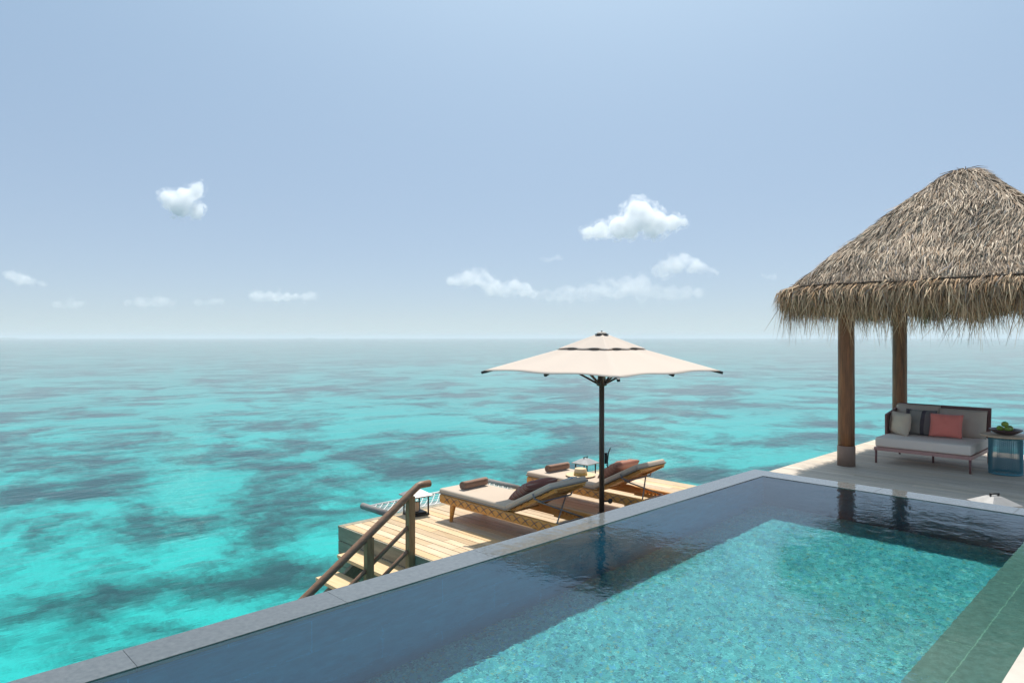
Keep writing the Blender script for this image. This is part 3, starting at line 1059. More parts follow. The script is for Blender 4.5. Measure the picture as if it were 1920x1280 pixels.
# ------------------------------------------------------------------ lanterns
def make_lantern(label):
    r = thing('lantern', label, 'lantern', (0, 0, 0), 0, 'square metal lanterns on the decks')
    s, hb = 0.132, 0.235
    mb = MB()
    mb.box((0, 0, 0.012), (2 * s, 2 * s, 0.024), bev=0.003)
    mb.box((0, 0, 0.035), (2 * s - 0.05, 2 * s - 0.05, 0.022), bev=0.003)
    mb.build('base', M['black'], r)
    mb = MB()
    for a in (-1, 1):
        for b_ in (-1, 1):
            mb.box((a * (s - 0.012), b_ * (s - 0.012), 0.024 + hb / 2), (0.016, 0.016, hb))
    for a in (-1, 1):
        mb.box((a * (s - 0.012), 0, 0.024 + hb - 0.008), (0.013, 2 * s - 0.042, 0.014))
        mb.box((0, a * (s - 0.012), 0.024 + hb - 0.008), (2 * s - 0.042, 0.013, 0.014))
    mb.build('corner_bars', M['black'], r)
    z0 = 0.024 + hb
    e, tt = 0.172, 0.05
    mb = MB()
    vs = [(-e, -e, z0), (e, -e, z0), (e, e, z0), (-e, e, z0), (-e, -e, z0 + 0.012), (e, -e, z0 + 0.012), (e, e, z0 + 0.012), (-e, e, z0 + 0.012),
          (-tt, -tt, z0 + 0.082), (tt, -tt, z0 + 0.082), (tt, tt, z0 + 0.082), (-tt, tt, z0 + 0.082)]
    mb.add(vs, [(3, 2, 1, 0), (0, 1, 5, 4), (1, 2, 6, 5), (2, 3, 7, 6), (3, 0, 4, 7), (4, 5, 9, 8), (5, 6, 10, 9), (6, 7, 11, 10), (7, 4, 8, 11), (8, 9, 10, 11)])
    mb.build('roof', M['zinc'], r)
    mb = MB()
    for a in (-1, 1):
        mb.box((a * 0.045, 0, z0 + 0.082 + 0.011), (0.014, 0.014, 0.022))
    mb.tube([(-0.055, 0, z0 + 0.107), (0.055, 0, z0 + 0.107)], 0.007, 8)
    mb.build('handle', M['black'], r)
    return r


l1 = make_lantern('dark square lantern with a candle inside, standing behind the handrail')
l1.location = (5.53, 7.58, LOW)
l1.rotation_euler = (0, 0, R(-6))
dup(l1, (9.02, 7.50, LOW), R(3), 'dark square lantern behind the straw hat on the far lounger')
dup(l1, (8.62, 1.62, UP), R(-38), 'lantern with a sunlit pale metal roof peeking above the pool edge')
cd = thing('candle', 'thick ivory pillar candle inside the lantern behind the handrail', 'candle', (5.53, 7.58, LOW + 0.046))
MB().lathe([(0.036, 0), (0.037, 0.004), (0.037, 0.118), (0.034, 0.124), (0.020, 0.119), (0.002, 0.117)], 20).build('wax', M['candle'], cd)
MB().tube([(0, 0, 0.116), (0.002, 0, 0.131)], 0.002, 6).build('wick', M['black'], cd)

# ------------------------------------------------------------------ parasol
UPX, UPY = 6.90, 5.47
um = thing('parasol', 'square cream canvas parasol on a dark pole between the two loungers', 'parasol', (UPX, UPY, LOW))
hz = EYE - LOW
Rm, AP = hz - 0.42, hz + 0.005            # rim and main apex heights above the deck
hs = 1.07


def canopy(half, zr, za, inner, name, mat, parent, lift=0.0, n=22, sagv=0.045, edge=0.03, thick=0.004):
    """square canopy of eight panels between ribs; cut open at `inner` (fraction of the half width)"""
    mb = MB()
    per = []
    for s in range(4):
        for i in range(n):
            a = -1 + 2 * i / n
            per.append([(1, a), (-a, 1), (-1, -a), (a, -1)][s])
    rows = 12
    vs, fs = [], []
    for j in range(rows + 1):
        f = inner + (1 - inner) * j / rows
        for (px, py) in per:
            m_ = px if abs(px) < abs(py) else py                     # position along the side, -1..1
            mid = math.sin(math.pi * min(1, abs(abs(m_)))) if True else 0
            pull = edge * f * (math.sin(math.pi * abs(m_)) ** 2)       # scalloped between ribs
            k = half * f * (1 - pull)
            zz = za + (zr - za) * f - sagv * math.sin(math.pi * abs(m_)) ** 2 * f * (1 - f) * 1.5 + lift
            zz += 0.05 * f * (math.sin(math.pi * abs(m_)) ** 2) * 0.3
            vs.append((px * k, py * k, zz))
    N = len(per)
    for j in range(rows):
        for i in range(N):
            i2 = (i + 1) % N
            fs.append((j * N + i, (j + 1) * N + i, (j + 1) * N + i2, j * N + i2))
    mb.add(vs, fs, True)
    o = mb.build(name, mat, parent)
    so = o.modifiers.new('thickness', 'SOLIDIFY')
    so.thickness = thick
    return o


cn = canopy(hs, Rm, AP, 0.30, 'canopy', M['canvas'], um)
vt = canopy(0.40, Rm + (AP - Rm) * 0.655, AP + 0.065, 0.16, 'vent', M['canvas'], um, sagv=0.02, edge=0.10)
for s in range(4):                                           # dark gap strips under the vent flap
    A = Matrix.Rotation(s * math.pi / 2, 4, 'Z')
    for sg in (-1, 1):
        MB().box((0.372, sg * 0.17, Rm + (AP - Rm) * 0.655 + 0.005), (0.010, 0.16, 0.009), A).build('vent_trim', M['black'], um)
MB().lathe([(0.060, AP + 0.028), (0.088, AP + 0.036), (0.088, AP + 0.044), (0.06, AP + 0.046)], 24).build('hub_ring', M['black'], um)
fin = MB().lathe([(0.066, AP + 0.047), (0.060, AP + 0.059), (0.035, AP + 0.067), (0.004, AP + 0.069)], 20).build('finial', M['canvas'], um)
MB().lathe([(0.011, AP + 0.0695), (0.011, AP + 0.082), (0.004, AP + 0.085)], 12).build('knob', M['black'], fin)
MB().tube([(0, 0, 0.03), (0, 0, AP + 0.025)], 0.034, 20).build('pole', M['dark_metal'], um)
MB().lathe([(0.034, Rm - 0.20), (0.065, Rm - 0.19), (0.068, Rm - 0.14), (0.05, Rm - 0.10), (0.05, Rm - 0.05), (0.034, Rm - 0.04)], 20).build('runner', M['dark_metal'], um)
for k in range(8):
    a = k * math.pi / 4
    far = hs if k % 2 == 0 else hs * math.sqrt(2)
    d = Vector((math.cos(a), math.sin(a), 0))
    up_ = Vector((0, 0, 1))
    rb = MB()
    rb.tube([d * 0.05 + up_ * (AP - 0.035), d * far * 0.5 + up_ * ((AP + Rm) / 2 - 0.03), d * (far - 0.02) + up_ * (Rm - 0.022)], 0.013, 8)
    rib = rb.build('rib', M['dark_metal'], um)
    MB().tube([d * 0.055 + up_ * (Rm - 0.165), d * far * 0.46 + up_ * (AP + (Rm - AP) * 0.46 - 0.045)], 0.0125, 8).build('strut', M['dark_metal'], rib)
    A = Matrix.Rotation(a, 4, 'Z')
    dn = math.atan2(AP - Rm, far)
    A2 = A @ Matrix.Translation((far - 0.02, 0, Rm - 0.016)) @ Matrix.Rotation(dn, 4, 'Y')
    MB().box((-0.015, 0, 0), (0.13 if k % 2 else 0.06, 0.034, 0.034), A2, bev=0.006).build('rib_end', M['black'], rib)
mb = MB()
mb.tube([(0.03, -0.02, 0.31), (0.075, -0.05, 0.31)], 0.012, 8)
mb.lathe([(0.012, -0.016), (0.032, -0.012), (0.034, 0.0), (0.032, 0.012), (0.012, 0.016)], 16, (0, 0, 0), Matrix.Translation((0.095, -0.063, 0.31)) @ Matrix.Rotation(R(90), 4, 'X'))
mb.build('clamp_knob', M['black'], um)
mb = MB()
mb.box((0.045, -0.035, 0.86), (0.03, 0.03, 0.14), bev=0.005)
mb.tube([(0.045, -0.04, 0.78), (0.062, -0.05, 0.74), (0.05, -0.055, 0.83), (0.066, -0.06, 0.94), (0.085, -0.075, 0.99)], 0.007, 7)
mb.build('cord_cleat', M['black'], um)
MB().lathe([(0.30, 0.0), (0.30, 0.022), (0.28, 0.030), (0.06, 0.034), (0.055, 0.16), (0.036, 0.17)], 32).build('base_plate', M['dark_metal'], um)

# ------------------------------------------------------------------ thatched pavilion
PCX, PCY = 12.52, 2.74
pv = thing('thatched_pavilion', 'open timber pavilion under a grey thatched roof on the upper deck', 'pavilion', (PCX, PCY, UP))
dz0 = EYE - UP
SEAM = dz0 + 0.80          # seam height above the deck
RR = 2.0                  # half width at the seam
APEX = dz0 + 2.60
SLP = 1.01
PW = 10.0


def dist_sq(x, y):
    return (np.abs(x) ** PW + np.abs(y) ** PW) ** (1 / PW)


def roof_z(x, y):
    d = dist_sq(x, y)
    return SEAM + SLP * RR - np.sqrt((SLP * d) ** 2 + 0.036)


def strands(n, base, d1, d2, nrm, w, tint):
    """n strands with three sections: base, base+d1, base+d1+d2; returns verts, faces, colours"""
    dirv = d1 / np.maximum(np.linalg.norm(d1, axis=1, keepdims=True), 1e-6)
    side = np.cross(dirv, nrm)
    side /= np.maximum(np.linalg.norm(side, axis=1, keepdims=True), 1e-6)
    roll = rng.normal(0, 0.45, (n, 1))
    side = side * np.cos(roll) + nrm * np.sin(roll)
    w = w.reshape(-1, 1)
    p0, p1, p2 = base, base + d1, base + d1 + d2
    V = np.stack([p0 - side * w, p0 + side * w, p1 - side * w * 0.85, p1 + side * w * 0.85, p2 - side * w * 0.18, p2 + side * w * 0.18], axis=1)
    idx = (np.arange(n) * 6).reshape(-1, 1)
    F = np.concatenate([idx + np.array([[0, 1, 3, 2]]), idx + np.array([[2, 3, 5, 4]])], axis=0)
    T = np.repeat(tint[:, None, :], 6, axis=1)
    return V.reshape(-1, 3), F, T.reshape(-1, 3)


def strand_object(name, packs, parent, mat):
    off = 0
    VV, FF, TT = [], [], []
    for V, F, T in packs:
        VV.append(V); FF.append(F + off); TT.append(T)
        off += len(V)
    VV, FF, TT = np.concatenate(VV), np.concatenate(FF), np.concatenate(TT)
    me = bpy.data.meshes.new(name)
    me.vertices.add(len(VV))
    me.vertices.foreach_set('co', VV.astype(np.float32).ravel())
    me.loops.add(len(FF) * 4)
    me.loops.foreach_set('vertex_index', FF.astype(np.int32).ravel())
    me.polygons.add(len(FF))
    me.polygons.foreach_set('loop_start', (np.arange(len(FF)) * 4).astype(np.int32))
    me.polygons.foreach_set('loop_total', np.full(len(FF), 4, np.int32))
    me.update(calc_edges=True)
    at = me.color_attributes.new('tone', 'FLOAT_COLOR', 'POINT')
    a = np.ones((len(VV), 4), np.float32)
    a[:, :3] = TT
    at.data.foreach_set('color', a.ravel())
    me.materials.append(mat)
    o = bpy.data.objects.new(name, me)
    C.objects.link(o)
    o.parent = parent
    return o


PAL = np.array([[0.60, 0.46, 0.33], [0.47, 0.35, 0.245], [0.33, 0.24, 0.17], [0.21, 0.155, 0.115], [0.11, 0.08, 0.055], [0.72, 0.58, 0.43], [0.38, 0.235, 0.13], [0.28, 0.25, 0.235]])


def tints(n, p):
    k = rng.choice(len(PAL), n, p=p)
    return PAL[k] * rng.uniform(0.8, 1.15, (n, 1))


def grad(x, y):
    e = 0.01
    gx = (roof_z(x + e, y) - roof_z(x - e, y)) / (2 * e)
    gy = (roof_z(x, y + e) - roof_z(x, y - e)) / (2 * e)
    return gx, gy


# solid roof body below the strands
mb = MB()
G = 40
vs, fs = [], []
for i in range(G + 1):
    for j in range(G + 1):
        x, y = -RR + 2 * RR * i / G, -RR + 2 * RR * j / G
        d = float(dist_sq(np.array(x), np.array(y)))
        dm = max(abs(x), abs(y))
        if d > 1e-6:
            x, y = x * dm / d, y * dm / d
        vs.append((x, y, float(roof_z(np.array(x), np.array(y))) - 0.03))
for i in range(G):
    for j in range(G):
        a = i * (G + 1) + j
        fs.append((a, a + G + 1, a + G + 2, a + 1))
mb.add(vs, fs, True)
rb = mb.build('roof_body', M['thatch_under'], pv)
so = rb.modifiers.new('thickness', 'SOLIDIFY')
so.thickness = 0.10
so.offset = -1

n = 80000
x = rng.uniform(-RR, RR, n * 2)
y = rng.uniform(-RR, RR, n * 2)
ok = dist_sq(x, y) < RR - 0.01
x, y = x[ok][:n], y[ok][:n]
n = len(x)
# pull part of the strands into courses down the slope
d = dist_sq(x, y)
crs = np.round(d / 0.26) * 0.26 + rng.normal(0, 0.03, n)
sel = rng.random(n) < 0.45
sc_ = np.where(sel & (d > 0.25), np.clip(crs, 0.05, RR - 0.03) / np.maximum(d, 1e-3), 1.0)
x, y = x * sc_, y * sc_
gx, gy = grad(x, y)
dn = np.stack([-gx, -gy, -(gx ** 2 + gy ** 2)], 1)
flat = np.linalg.norm(dn[:, :2], axis=1) < 0.08
rad = np.stack([x, y, -0.2 * np.ones(n)], 1)
dn = np.where(flat[:, None], rad, dn)
dn /= np.maximum(np.linalg.norm(dn, axis=1, keepdims=True), 1e-6)
nr = np.stack([-gx, -gy, np.ones(n)], 1)
nr /= np.linalg.norm(nr, axis=1, keepdims=True)
sd = np.cross(dn, nr)
jit = rng.normal(0, 0.20, (n, 1)) + 0.28 * np.sin(3.1 * x + 2.0 * y)[:, None] * np.cos(2.3 * y - 1.1 * x)[:, None]
dirv = dn + sd * jit
dirv /= np.linalg.norm(dirv, axis=1, keepdims=True)
Ln = rng.uniform(0.16, 0.36, (n, 1))
base = np.stack([x, y, roof_z(x, y)], 1) + nr * rng.uniform(-0.02, 0.012, (n, 1))
rem = np.maximum(0.05, (RR + 0.015 - dist_sq(x, y)))[:, None] * 1.4
Ln = np.minimum(Ln, rem)
lift = np.abs(rng.normal(0, 0.023, (n, 1)))
d1 = dirv * Ln * 0.5 + nr * (lift * 0.8 + 0.004)
d2 = dirv * Ln * 0.5 - nr * lift * rng.uniform(-0.3, 0.9, (n, 1)) + sd * rng.normal(0, 0.018, (n, 1))
wd = rng.uniform(0.003, 0.0085, n)
wd = np.where(rng.random(n) < 0.09, rng.uniform(0.010, 0.018, n), wd)
# weathering comes in patches: greyer and darker where leaves are old
wz = np.array([mnoise.noise(Vector((a * 1.7, b_ * 1.7, c_ * 1.7))) for a, b_, c_ in base])
wz2 = np.array([mnoise.noise(Vector((a * 7.0, b_ * 7.0, c_ * 7.0 + 5))) for a, b_, c_ in base])
tt_ = tints(n, [0.22, 0.19, 0.15, 0.13, 0.10, 0.14, 0.04, 0.03]) * (1 + 0.42 * wz + 0.25 * wz2)[:, None]
packs = [strands(n, base, d1, d2, nr, wd, tt_)]
# the overlapping ends of two laid courses stand proud of the leaves below
for dc, nn, lf in ((0.98, 2400, 0.040), (RR - 0.30, 4600, 0.042)):
    sx_ = rng.uniform(0, 8, nn)
    si = (sx_ // 2).astype(int)
    a_ = (sx_ % 2) - 1
    qx = np.choose(si, [np.ones(nn), -a_, -np.ones(nn), a_])
    qy = np.choose(si, [a_, np.ones(nn), -a_, -np.ones(nn)])
    dd = dist_sq(qx, qy)
    wob_ = dc + 0.05 * np.sin(5.1 * qx + 3.3 * qy) + rng.normal(0, 0.06, nn) - 0.22
    qx, qy = qx / dd * wob_, qy / dd * wob_
    gx, gy = grad(qx, qy)
    dn_ = np.stack([-gx, -gy, -(gx ** 2 + gy ** 2)], 1)
    dn_ /= np.linalg.norm(dn_, axis=1, keepdims=True)
    nr_ = np.stack([-gx, -gy, np.ones(nn)], 1)
    nr_ /= np.linalg.norm(nr_, axis=1, keepdims=True)
    sd_ = np.cross(dn_, nr_)
    di = dn_ + sd_ * rng.normal(0, 0.22, (nn, 1))
    di /= np.linalg.norm(di, axis=1, keepdims=True)
    le = rng.uniform(0.20, 0.34, (nn, 1))
    bs_ = np.stack([qx, qy, roof_z(qx, qy)], 1)
    lf_ = np.abs(rng.normal(lf, 0.02, (nn, 1)))
    packs.append(strands(nn, bs_, di * le * 0.5 + nr_ * lf_ * 0.7, di * le * 0.5 + nr_ * lf_ * rng.uniform(-0.2, 0.5, (nn, 1)), nr_,
                         rng.uniform(0.004, 0.012, nn), tints(nn, [0.26, 0.22, 0.16, 0.08, 0.04, 0.18, 0.04, 0.02])))
strand_object('thatch', packs, pv, M['thatch'])


def fringe(n, din, z_off, out, drop, spread, p, wmin, wmax):
    """strands that start at the eave, arch out and hang"""
    s = rng.uniform(0, 8, n)
    side = (s // 2).astype(int)
    a = (s % 2) - 1
    px = np.choose(side, [np.ones(n), -a, -np.ones(n), a])
    py = np.choose(side, [a, np.ones(n), -a, -np.ones(n)])
    dd = dist_sq(px, py)
    px, py = px / dd * din, py / dd * din
    e = 0.01
    ox = np.sign(px) * np.abs(px) ** (PW - 1)
    oy = np.sign(py) * np.abs(py) ** (PW - 1)
    m_ = np.sqrt(ox ** 2 + oy ** 2)
    ox, oy = ox / m_, oy / m_
    O = np.stack([ox, oy, np.zeros(n)], 1)
    Tn = np.stack([-oy, ox, np.zeros(n)], 1)
    Z = np.tile([[0, 0, 1.0]], (n, 1))
    clump = 0.5 + 0.5 * np.array([mnoise.noise(Vector((u * 4.5, w * 4.5, 1.7))) for u, w in zip(px, py)])
    base = np.stack([px, py, np.full(n, SEAM + z_off)], 1) + O * rng.uniform(-0.05, 0.03, (n, 1)) + Z * rng.normal(0, 0.02, (n, 1))
    o = rng.uniform(out[0], out[1], (n, 1))
    h = rng.uniform(drop[0], drop[1], (n, 1)) * (0.65 + 0.7 * clump[:, None])
    sw = rng.normal(0, spread, (n, 1))
    d1 = O * o + Tn * sw * 0.5 - Z * h * 0.36
    d2 = O * o * rng.uniform(-0.35, 0.5, (n, 1)) + Tn * sw - Z * h * 0.64
    nrm = (O + 0.5 * Z)
    nrm /= np.linalg.norm(nrm, axis=1, keepdims=True)
    return strands(n, base, d1, d2, nrm, rng.uniform(wmin, wmax, n), tints(n, p) * np.array([1.15, 1.02, 0.85]))


pf = [0.18, 0.20, 0.18, 0.14, 0.10, 0.08, 0.07, 0.05]
strand_object('fringe', [fringe(13000, RR - 0.02, -0.015, (0.10, 0.27), (0.20, 0.48), 0.06, pf, 0.004, 0.011),
                         fringe(4500, RR - 0.08, -0.05, (0.04, 0.18), (0.28, 0.56), 0.07, pf, 0.004, 0.008),
                         fringe(1500, RR - 0.02, -0.06, (0.10, 0.28), (0.48, 0.82), 0.12, pf, 0.003, 0.007)], pv, M['thatch'])
# dark binding cord along the seam
pts = []
for k in range(161):
    s = (k % 160) / 20.0
    sd_, a = int(s // 2), (s % 2) - 1
    q = [(1, a), (-a, 1), (-1, -a), (a, -1)][sd_]
    dd = float(dist_sq(np.array(q[0]), np.array(q[1])))
    pts.append((q[0] / dd * (RR + 0.045), q[1] / dd * (RR + 0.045), SEAM - 0.005 + 0.03 * mnoise.noise(Vector((q[0] * 4, q[1] * 4, 0)))))
MB().tube(pts, 0.011, 6, cap=False).build('binding_cord', M['rope_dark'], pv)
cs = 1.30
for sx in (-1, 1):
    for sy in (-1, 1):
        c = MB()
        zs = [0.30 + (2.52 - 0.30) * i / 10 for i in range(11)]
        c.tube([(sx * cs + 0.006 * mnoise.noise(Vector((z * 1.3, sx * 3.0, sy * 5.0))), sy * cs, z) for z in zs],
               [0.122 - 0.004 * i / 10 + 0.003 * mnoise.noise(Vector((z * 3, sx, sy * 2.0))) for i, z in enumerate(zs)], 24)
        co = c.build('column', M['column_wood'], pv)
        MB().lathe([(0.131, 0.0), (0.131, 0.30), (0.128, 0.31), (0.121, 0.312)], 28, (sx * cs, sy * cs, 0.0)).build('base_sleeve', M['column_sleeve'], co)
for s in (-1, 1):
    MB().box((s * cs, 0, 2.60), (0.13, 2 * cs + 0.75, 0.16), bev=0.006).build('beam', M['column_wood'], pv)
    MB().box((0, s * cs, 2.745), (2 * cs + 0.75, 0.13, 0.126), bev=0.006).build('beam', M['column_wood'], pv)
mb = MB()
for k in range(12):
    a = k * math.pi / 6 + 0.26
    dx, dy = math.cos(a), math.sin(a)
    f = (RR - 0.1) / max(abs(dx), abs(dy))
    f = min(f, (RR - 0.1) * 1.3)
    e_ = Vector((dx * f, dy * f, SEAM - 0.10))
    mb.tube([e_, (dx * 0.1, dy * 0.1, APEX - 0.32)], 0.035, 8)
mb.build('rafters', M['column_wood'], pv)

# ------------------------------------------------------------------ daybed
DX, DY = 11.78, 2.49
db = thing('daybed', 'low daybed with grey mattress and mauve metal frame under the pavilion', 'daybed', (DX, DY, UP))
DL, DD = 1.33, 1.22                         # length along y, depth along x
SH = 0.255
mb = MB()
for yy in (0.02, DL - 0.02):
    mb.box((DD / 2, yy, SH - 0.025), (DD, 0.04, 0.05), bev=0.004)
for xx in (0.02, DD - 0.02):
    mb.box((xx, DL / 2, SH - 0.025), (0.04, DL - 0.085, 0.05), bev=0.004)
for k in range(5):
    mb.box((0.2 + 0.2 * k, DL / 2, SH - 0.018), (0.05, DL - 0.085, 0.02))
mb.build('frame', M['mauve_metal'], db)
for xx, yy in ((0.025, 0.025), (0.025, DL - 0.025), (DD - 0.025, 0.025), (DD - 0.025, DL - 0.025), (DD * 0.55, DL / 2)):
    MB().tube([(xx, yy, SH - 0.05), (xx, yy, 0.0)], [0.019, 0.016], 12).build('leg', M['dark_mauve'], db)
MB().rbox((DD / 2 - 0.02, DL / 2, SH + 0.082), (DD - 0.06, DL - 0.02, 0.158), 0.035, seg=5).build('mattress', M['sofa_fabric'], db)
# back panel and the side arm at the sea end
mb = MB()
Bk = Matrix.Translation((DD - 0.03, 0, SH)) @ Matrix.Rotation(R(7), 4, 'Y')
mb.box((0, DL / 2, 0.61), (0.035, DL, 0.04), Bk, bev=0.006)
mb.box((0, 0.02, 0.29), (0.035, 0.04, 0.60), Bk, bev=0.006)
mb.box((0, DL - 0.02, 0.29), (0.035, 0.04, 0.60), Bk, bev=0.006)
mb.box((0, DL / 2, 0.29), (0.012, DL - 0.08, 0.60), Bk)
mb.build('back_panel', M['dark_mauve'], db)
mb = MB()
ax0 = 0.52
mb.add([(ax0, DL - 0.03, SH), (ax0, DL, SH), (ax0, DL, SH + 0.48), (ax0, DL - 0.03, SH + 0.48),
        (DD - 0.06, DL - 0.03, SH), (DD - 0.06, DL, SH), (DD + 0.005, DL, SH + 0.58), (DD + 0.005, DL - 0.03, SH + 0.58)],
       [(0, 3, 2, 1), (4, 5, 6, 7), (0, 1, 5, 4), (1, 2, 6, 5), (2, 3, 7, 6), (3, 0, 4, 7)])
mb.build('side_panel', M['dark_mauve'], db)


def stand_pillow(name, w, h, t_, mat, cx, cy, cz, lean, yaw, seed, parent=None, pinch=0.05, roll=0.0, wr=0.012):
    """pillow whose face looks along -x, leaning back by `lean`"""
    Mx = Matrix.Translation((cx, cy, cz)) @ Matrix.Rotation(yaw, 4, 'Z') @ Matrix.Rotation(lean, 4, 'Y') @ \
        Matrix(((0, 0, -1, 0), (-1, 0, 0, 0), (0, 1, 0, 0), (0, 0, 0, 1))) @ Matrix.Rotation(roll, 4, 'Z')
    if parent is None:
        o = MB().pillow(w, h, t_, pinch=pinch, seed=seed, wr=wr).build(name, mat, None, merge=True)
        o.matrix_world = Mx
    else:
        o = MB().pillow(w, h, t_, pinch=pinch, seed=seed, wr=wr).build(name, mat, parent, merge=True)
        o.matrix_local = Mx
    return o


ST = SH + 0.16
stand_pillow('back_cushion', 0.68, 0.47, 0.26, M['sofa_fabric_dark'], DD - 0.19, 0.355, ST + 0.205, R(12), 0, 11, db, 0.02)
stand_pillow('back_cushion', 0.66, 0.50, 0.26, M['sofa_fabric_dark'], DD - 0.19, 0.99, ST + 0.225, R(12), 0, 12, db, 0.02)
stand_pillow('arm_cushion', 0.50, 0.38, 0.22, M['sand_fabric'], 0.62, DL - 0.19, ST + 0.175, R(8), R(-42), 13, db, 0.04)
o = stand_pillow('pillow', 0.47, 0.43, 0.17, M['grey_stripe'], DX + 0.80, DY + 0.885, UP + ST + 0.20, R(17), R(-6), 14)
tag(o, 'grey pillow with dark vertical stripes between arm cushion and pink pillow', 'pillow')
o = stand_pillow('pillow', 0.46, 0.38, 0.17, M['pink'], DX + 0.68, DY + 0.49, UP + ST + 0.195, R(19), R(2), 15)
tag(o, 'coral pink pillow in the middle of the daybed', 'pillow')

# ------------------------------------------------------------------ side table with fruit
TX, TY = 12.22, 2.16
tb = thing('side_table', 'round side table with petrol blue mesh drum base beside the daybed', 'side table', (TX, TY, UP))
TH = 0.575
MB().lathe([(0.305, TH - 0.028), (0.318, TH - 0.018), (0.318, TH - 0.008), (0.310, TH), (0.01, TH)], 48).build('table_top', M['table_wood'], tb)
mb = MB()
r_ = 0.205
nv = 26
rows = 9
for s in (-1, 1):                       # expanded-metal mesh: two families of zigzag wires
    for k in range(nv):
        pts = []
        for j in range(rows * 2 + 1):
            z = 0.02 + (TH - 0.07) * j / (rows * 2)
            a = 2 * math.pi * (k + s * 0.46 * (1 if j % 2 else -1)) / nv
            pts.append((r_ * math.cos(a), r_ * math.sin(a), z))
        mb.tube(pts, 0.0078, 5, cap=False)
mb.build('mesh_drum', M['petrol'], tb)
for z in (0.014, TH - 0.045):
    MB().lathe([(r_ - 0.008, z - 0.012), (r_ + 0.007, z - 0.012), (r_ + 0.007, z + 0.014), (r_ - 0.008, z + 0.014)], 40, closed=True).build('ring', M['petrol'], tb)

bz = UP + TH
bw = thing('fruit_bowl', 'dark wide wooden bowl holding apples on the blue side table', 'bowl', (TX, TY, bz))
MB().lathe([(0.075, 0.0), (0.12, 0.012), (0.175, 0.042), (0.213, 0.072), (0.205, 0.080), (0.185, 0.074), (0.13, 0.046), (0.06, 0.030), (0.005, 0.028)], 40).build('shell', M['bowl'], bw)


def apple(loc, label, tilt, r=0.047):
    a = thing('apple', label, 'apple', loc, 0, 'green apples in the bowl')
    a.rotation_euler = tilt
    pr = []
    for i in range(15):
        th = math.pi * i / 14
        rr = r * math.sin(th) * (1 + 0.06 * math.cos(th))
        z = r * (-math.cos(th)) * 0.92
        dip = 0.30 * r * math.exp(-((rr / r) / 0.34) ** 2)
        pr.append((max(rr, 0.0006), z - dip if th > math.pi / 2 else z + dip * 0.6))
    MB().lathe(pr, 24).build('fruit', M['apple'], a)
    MB().tube([(0, 0, r * 0.58), (0.003, 0.001, r * 0.85), (0.008, 0.002, r * 1.12)], 0.0022, 6).build('stalk', M['stem'], a)
    return a


ar = RGT
af = FWD
bc_ = Vector((TX, TY, bz))


def ap(dx, dy, z):
    return bc_ + ar * dx + af * dy + Vector((0, 0, z))


apple(ap(-0.058, 0.03, 0.088), 'leftmost green apple in the dark bowl, half hidden', (0.4, 0.2, 0))
apple(ap(-0.002, -0.045, 0.086), 'green apple at the front of the dark bowl, under the topmost one', (0.2, -0.5, 1))
apple(ap(0.075, 0.02, 0.088), 'rightmost green apple in the dark bowl', (-0.4, 0.3, 2))
apple(ap(0.0, 0.012, 0.152), 'topmost green apple on the pile in the dark bowl', (0.2, 0.25, 0.5))


# ------------------------------------------------------------------ clouds
def cloud_mat(name, dens, scale, lo, hi):
    m, t, out = new_mat(name)
    L = t.links.new
    tc = nd(t, 'ShaderNodeTexCoord')
    nz = nd(t, 'ShaderNodeTexNoise', Scale=scale, Detail=6.0, Roughness=0.62)
    L(tc.outputs['Object'], nz.inputs['Vector'])
    rp = nd(t, 'ShaderNodeMapRange')
    rp.inputs['From Min'].default_value = lo
    rp.inputs['From Max'].default_value = hi
    rp.inputs['To Min'].default_value = 0.0
    rp.inputs['To Max'].default_value = dens
    L(nz.outputs['Fac'], rp.inputs['Value'])
    v = nd(t, 'ShaderNodeVolumePrincipled')
    v.inputs['Color'].default_value = (1.0, 1.0, 1.0, 1)
    v.inputs['Anisotropy'].default_value = 0.2
    L(rp.outputs[0], v.inputs['Density'])
    L(v.outputs[0], out.inputs['Volume'])
    return m


M['cloud'] = cloud_mat('cloud', 0.055, 0.022, 0.34, 0.60)
M['cloud_rim'] = cloud_mat('cloud_rim', 0.030, 0.040, 0.50, 0.66)
M['thin_cloud'] = cloud_mat('thin_cloud', 0.024, 0.020, 0.36, 0.62)
M['thin_rim'] = cloud_mat('thin_rim', 0.013, 0.034, 0.48, 0.66)
M['faint_cloud'] = cloud_mat('faint_cloud', 0.011, 0.018, 0.38, 0.64)
M['faint_rim'] = cloud_mat('faint_rim', 0.005, 0.030, 0.46, 0.66)
ctex = bpy.data.textures.new('cloud_lumps', 'CLOUDS')
ctex.noise_scale = 34
ctex.noise_depth = 4
CD = 2500.0


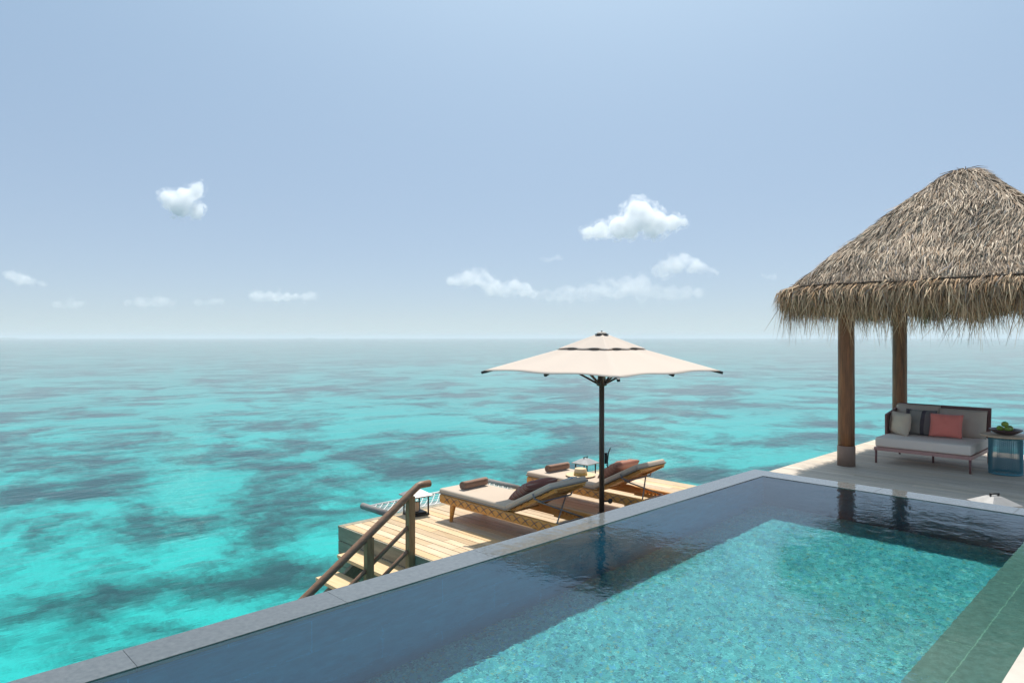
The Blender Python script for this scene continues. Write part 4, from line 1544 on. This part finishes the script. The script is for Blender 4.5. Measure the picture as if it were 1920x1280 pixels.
def cloud(lumps, kind, label, seed):
    """lumps = (x, y, radius) seen from the deck; each becomes a ball of air, melted together and roughened.
    A cloud is a ragged thin rim with a denser core inside it."""
    k = CD / 1280
    cx = sum(l[0] for l in lumps) / len(lumps)
    cy = sum(l[1] for l in lumps) / len(lumps)
    c0 = bearing(cx, cy, CD)

    def body(name, grow, mat, strength):
        rr = random.Random(seed)
        bm = bmesh.new()
        for (px, py, r_) in lumps:
            p = (bearing(px, py, CD) - c0) + FWD * rr.uniform(-0.5, 0.5) * r_ * k
            bmesh.ops.create_icosphere(bm, subdivisions=3, radius=r_ * k * grow, matrix=Matrix.Translation(p))
        me = bpy.data.meshes.new(name)
        bm.to_mesh(me)
        bm.free()
        o = bpy.data.objects.new(name, me)
        C.objects.link(o)
        me.materials.append(mat)
        rm = o.modifiers.new('melt', 'REMESH')
        rm.mode = 'VOXEL'
        rm.voxel_size = 6.0
        ds = o.modifiers.new('roughen', 'DISPLACE')
        ds.texture = ctex
        ds.texture_coords = 'GLOBAL'
        ds.strength = strength
        ds.mid_level = 0.55
        return o
    o = body('cloud', 1.28, M[kind + '_rim'], 44.0)
    o.location = c0
    c = body('core', 0.90 if kind == 'cloud' else 1.0, M['cloud' if kind == 'cloud' else kind + '_cloud'], 22.0)
    c.parent = o
    tag(o, label, 'cloud', 'small clouds over the sea')
    return o


cloud([(322, 372, 18), (345, 368, 20), (366, 356, 15), (340, 388, 22), (366, 395, 18), (314, 384, 10), (372, 348, 8)], 'cloud', 'small bright ragged cloud alone in the left half of the sky', 1)
cloud([(1102, 436, 15), (1128, 432, 18), (1160, 428, 24), (1196, 408, 32), (1232, 418, 26), (1262, 418, 17), (1284, 418, 9), (1196, 392, 18), (1180, 430, 20), (1222, 432, 18)], 'cloud',
      'largest white cloud, with a humped top, above the parasol', 2)
cloud([(1232, 508, 13), (1246, 503, 16), (1264, 496, 18), (1283, 488, 15), (1300, 498, 15), (1316, 504, 11), (1332, 509, 8), (1346, 510, 5)], 'thin', 'white peaked cloud below the largest one, left of the thatched roof', 3)
cloud([(846, 527, 11), (858, 525, 13), (876, 523, 16), (898, 520, 17), (914, 528, 16), (926, 541, 17), (946, 546, 14), (966, 539, 15), (985, 543, 15), (998, 551, 9)], 'thin', 'low white cloud with two humps left of the parasol top', 4)
cloud([(1010, 556, 10), (1030, 554, 13), (1052, 553, 15), (1072, 551, 17), (1092, 550, 15), (1110, 547, 18), (1140, 541, 20), (1160, 544, 18), (1178, 537, 20), (1204, 530, 17), (1205, 548, 18), (1232, 548, 17), (1258, 549, 15), (1284, 549, 14), (1310, 549, 11)], 'faint',
      'long faint cloud bank low above the horizon right of the parasol top', 5)
cloud([(8, 512, 7), (18, 517, 10), (34, 523, 12), (50, 526, 11), (64, 529, 9), (76, 531, 7)], 'thin', 'small slanting cloud at the left end of the sky', 6)
cloud([(475, 555, 9), (490, 556, 11), (506, 556, 11), (522, 556, 11), (538, 558, 10), (554, 558, 9), (570, 556, 9), (584, 555, 9)], 'thin', 'thin streak of cloud low over the sea, left of centre', 7)
cloud([(242, 567, 9), (258, 566, 11), (275, 565, 12), (293, 566, 12), (310, 567, 10), (324, 569, 8)], 'faint', 'faint flat cloud low under the small bright ragged one', 8)
cloud([(1014, 485, 5), (1024, 486, 6), (1034, 485, 7), (1044, 482, 7), (1054, 485, 5)], 'faint', 'tiny wisp of cloud left of the largest cloud', 9)
cloud([(1430, 514, 5), (1440, 518, 8), (1452, 521, 6)], 'faint', 'tiny faint cloud just left of the thatched roof corner', 10)
cloud([(104, 571, 8), (118, 570, 9), (132, 569, 10), (148, 571, 9)], 'faint', 'barely visible cloud low at the left, below the slanting one', 11)
cloud([(372, 567, 7), (386, 566, 8), (400, 566, 8), (416, 567, 7)], 'faint', 'barely visible cloud between the faint flat one and the streak', 12)


# ------------------------------------------------------------------ humid air over the lagoon
m, t, out = new_mat('haze')
v = nd(t, 'ShaderNodeVolumePrincipled')
v.inputs['Color'].default_value = (0.88, 0.90, 0.93, 1)
v.inputs['Density'].default_value = 0.00045
v.inputs['Anisotropy'].default_value = 0.0
t.links.new(v.outputs[0], out.inputs['Volume'])
hzb = MB().box((0, 0, (BED - 1 + 19) / 2), (48200, 48200, 19 - (BED - 1))).build('haze', m)
tag(hzb, kind='stuff')
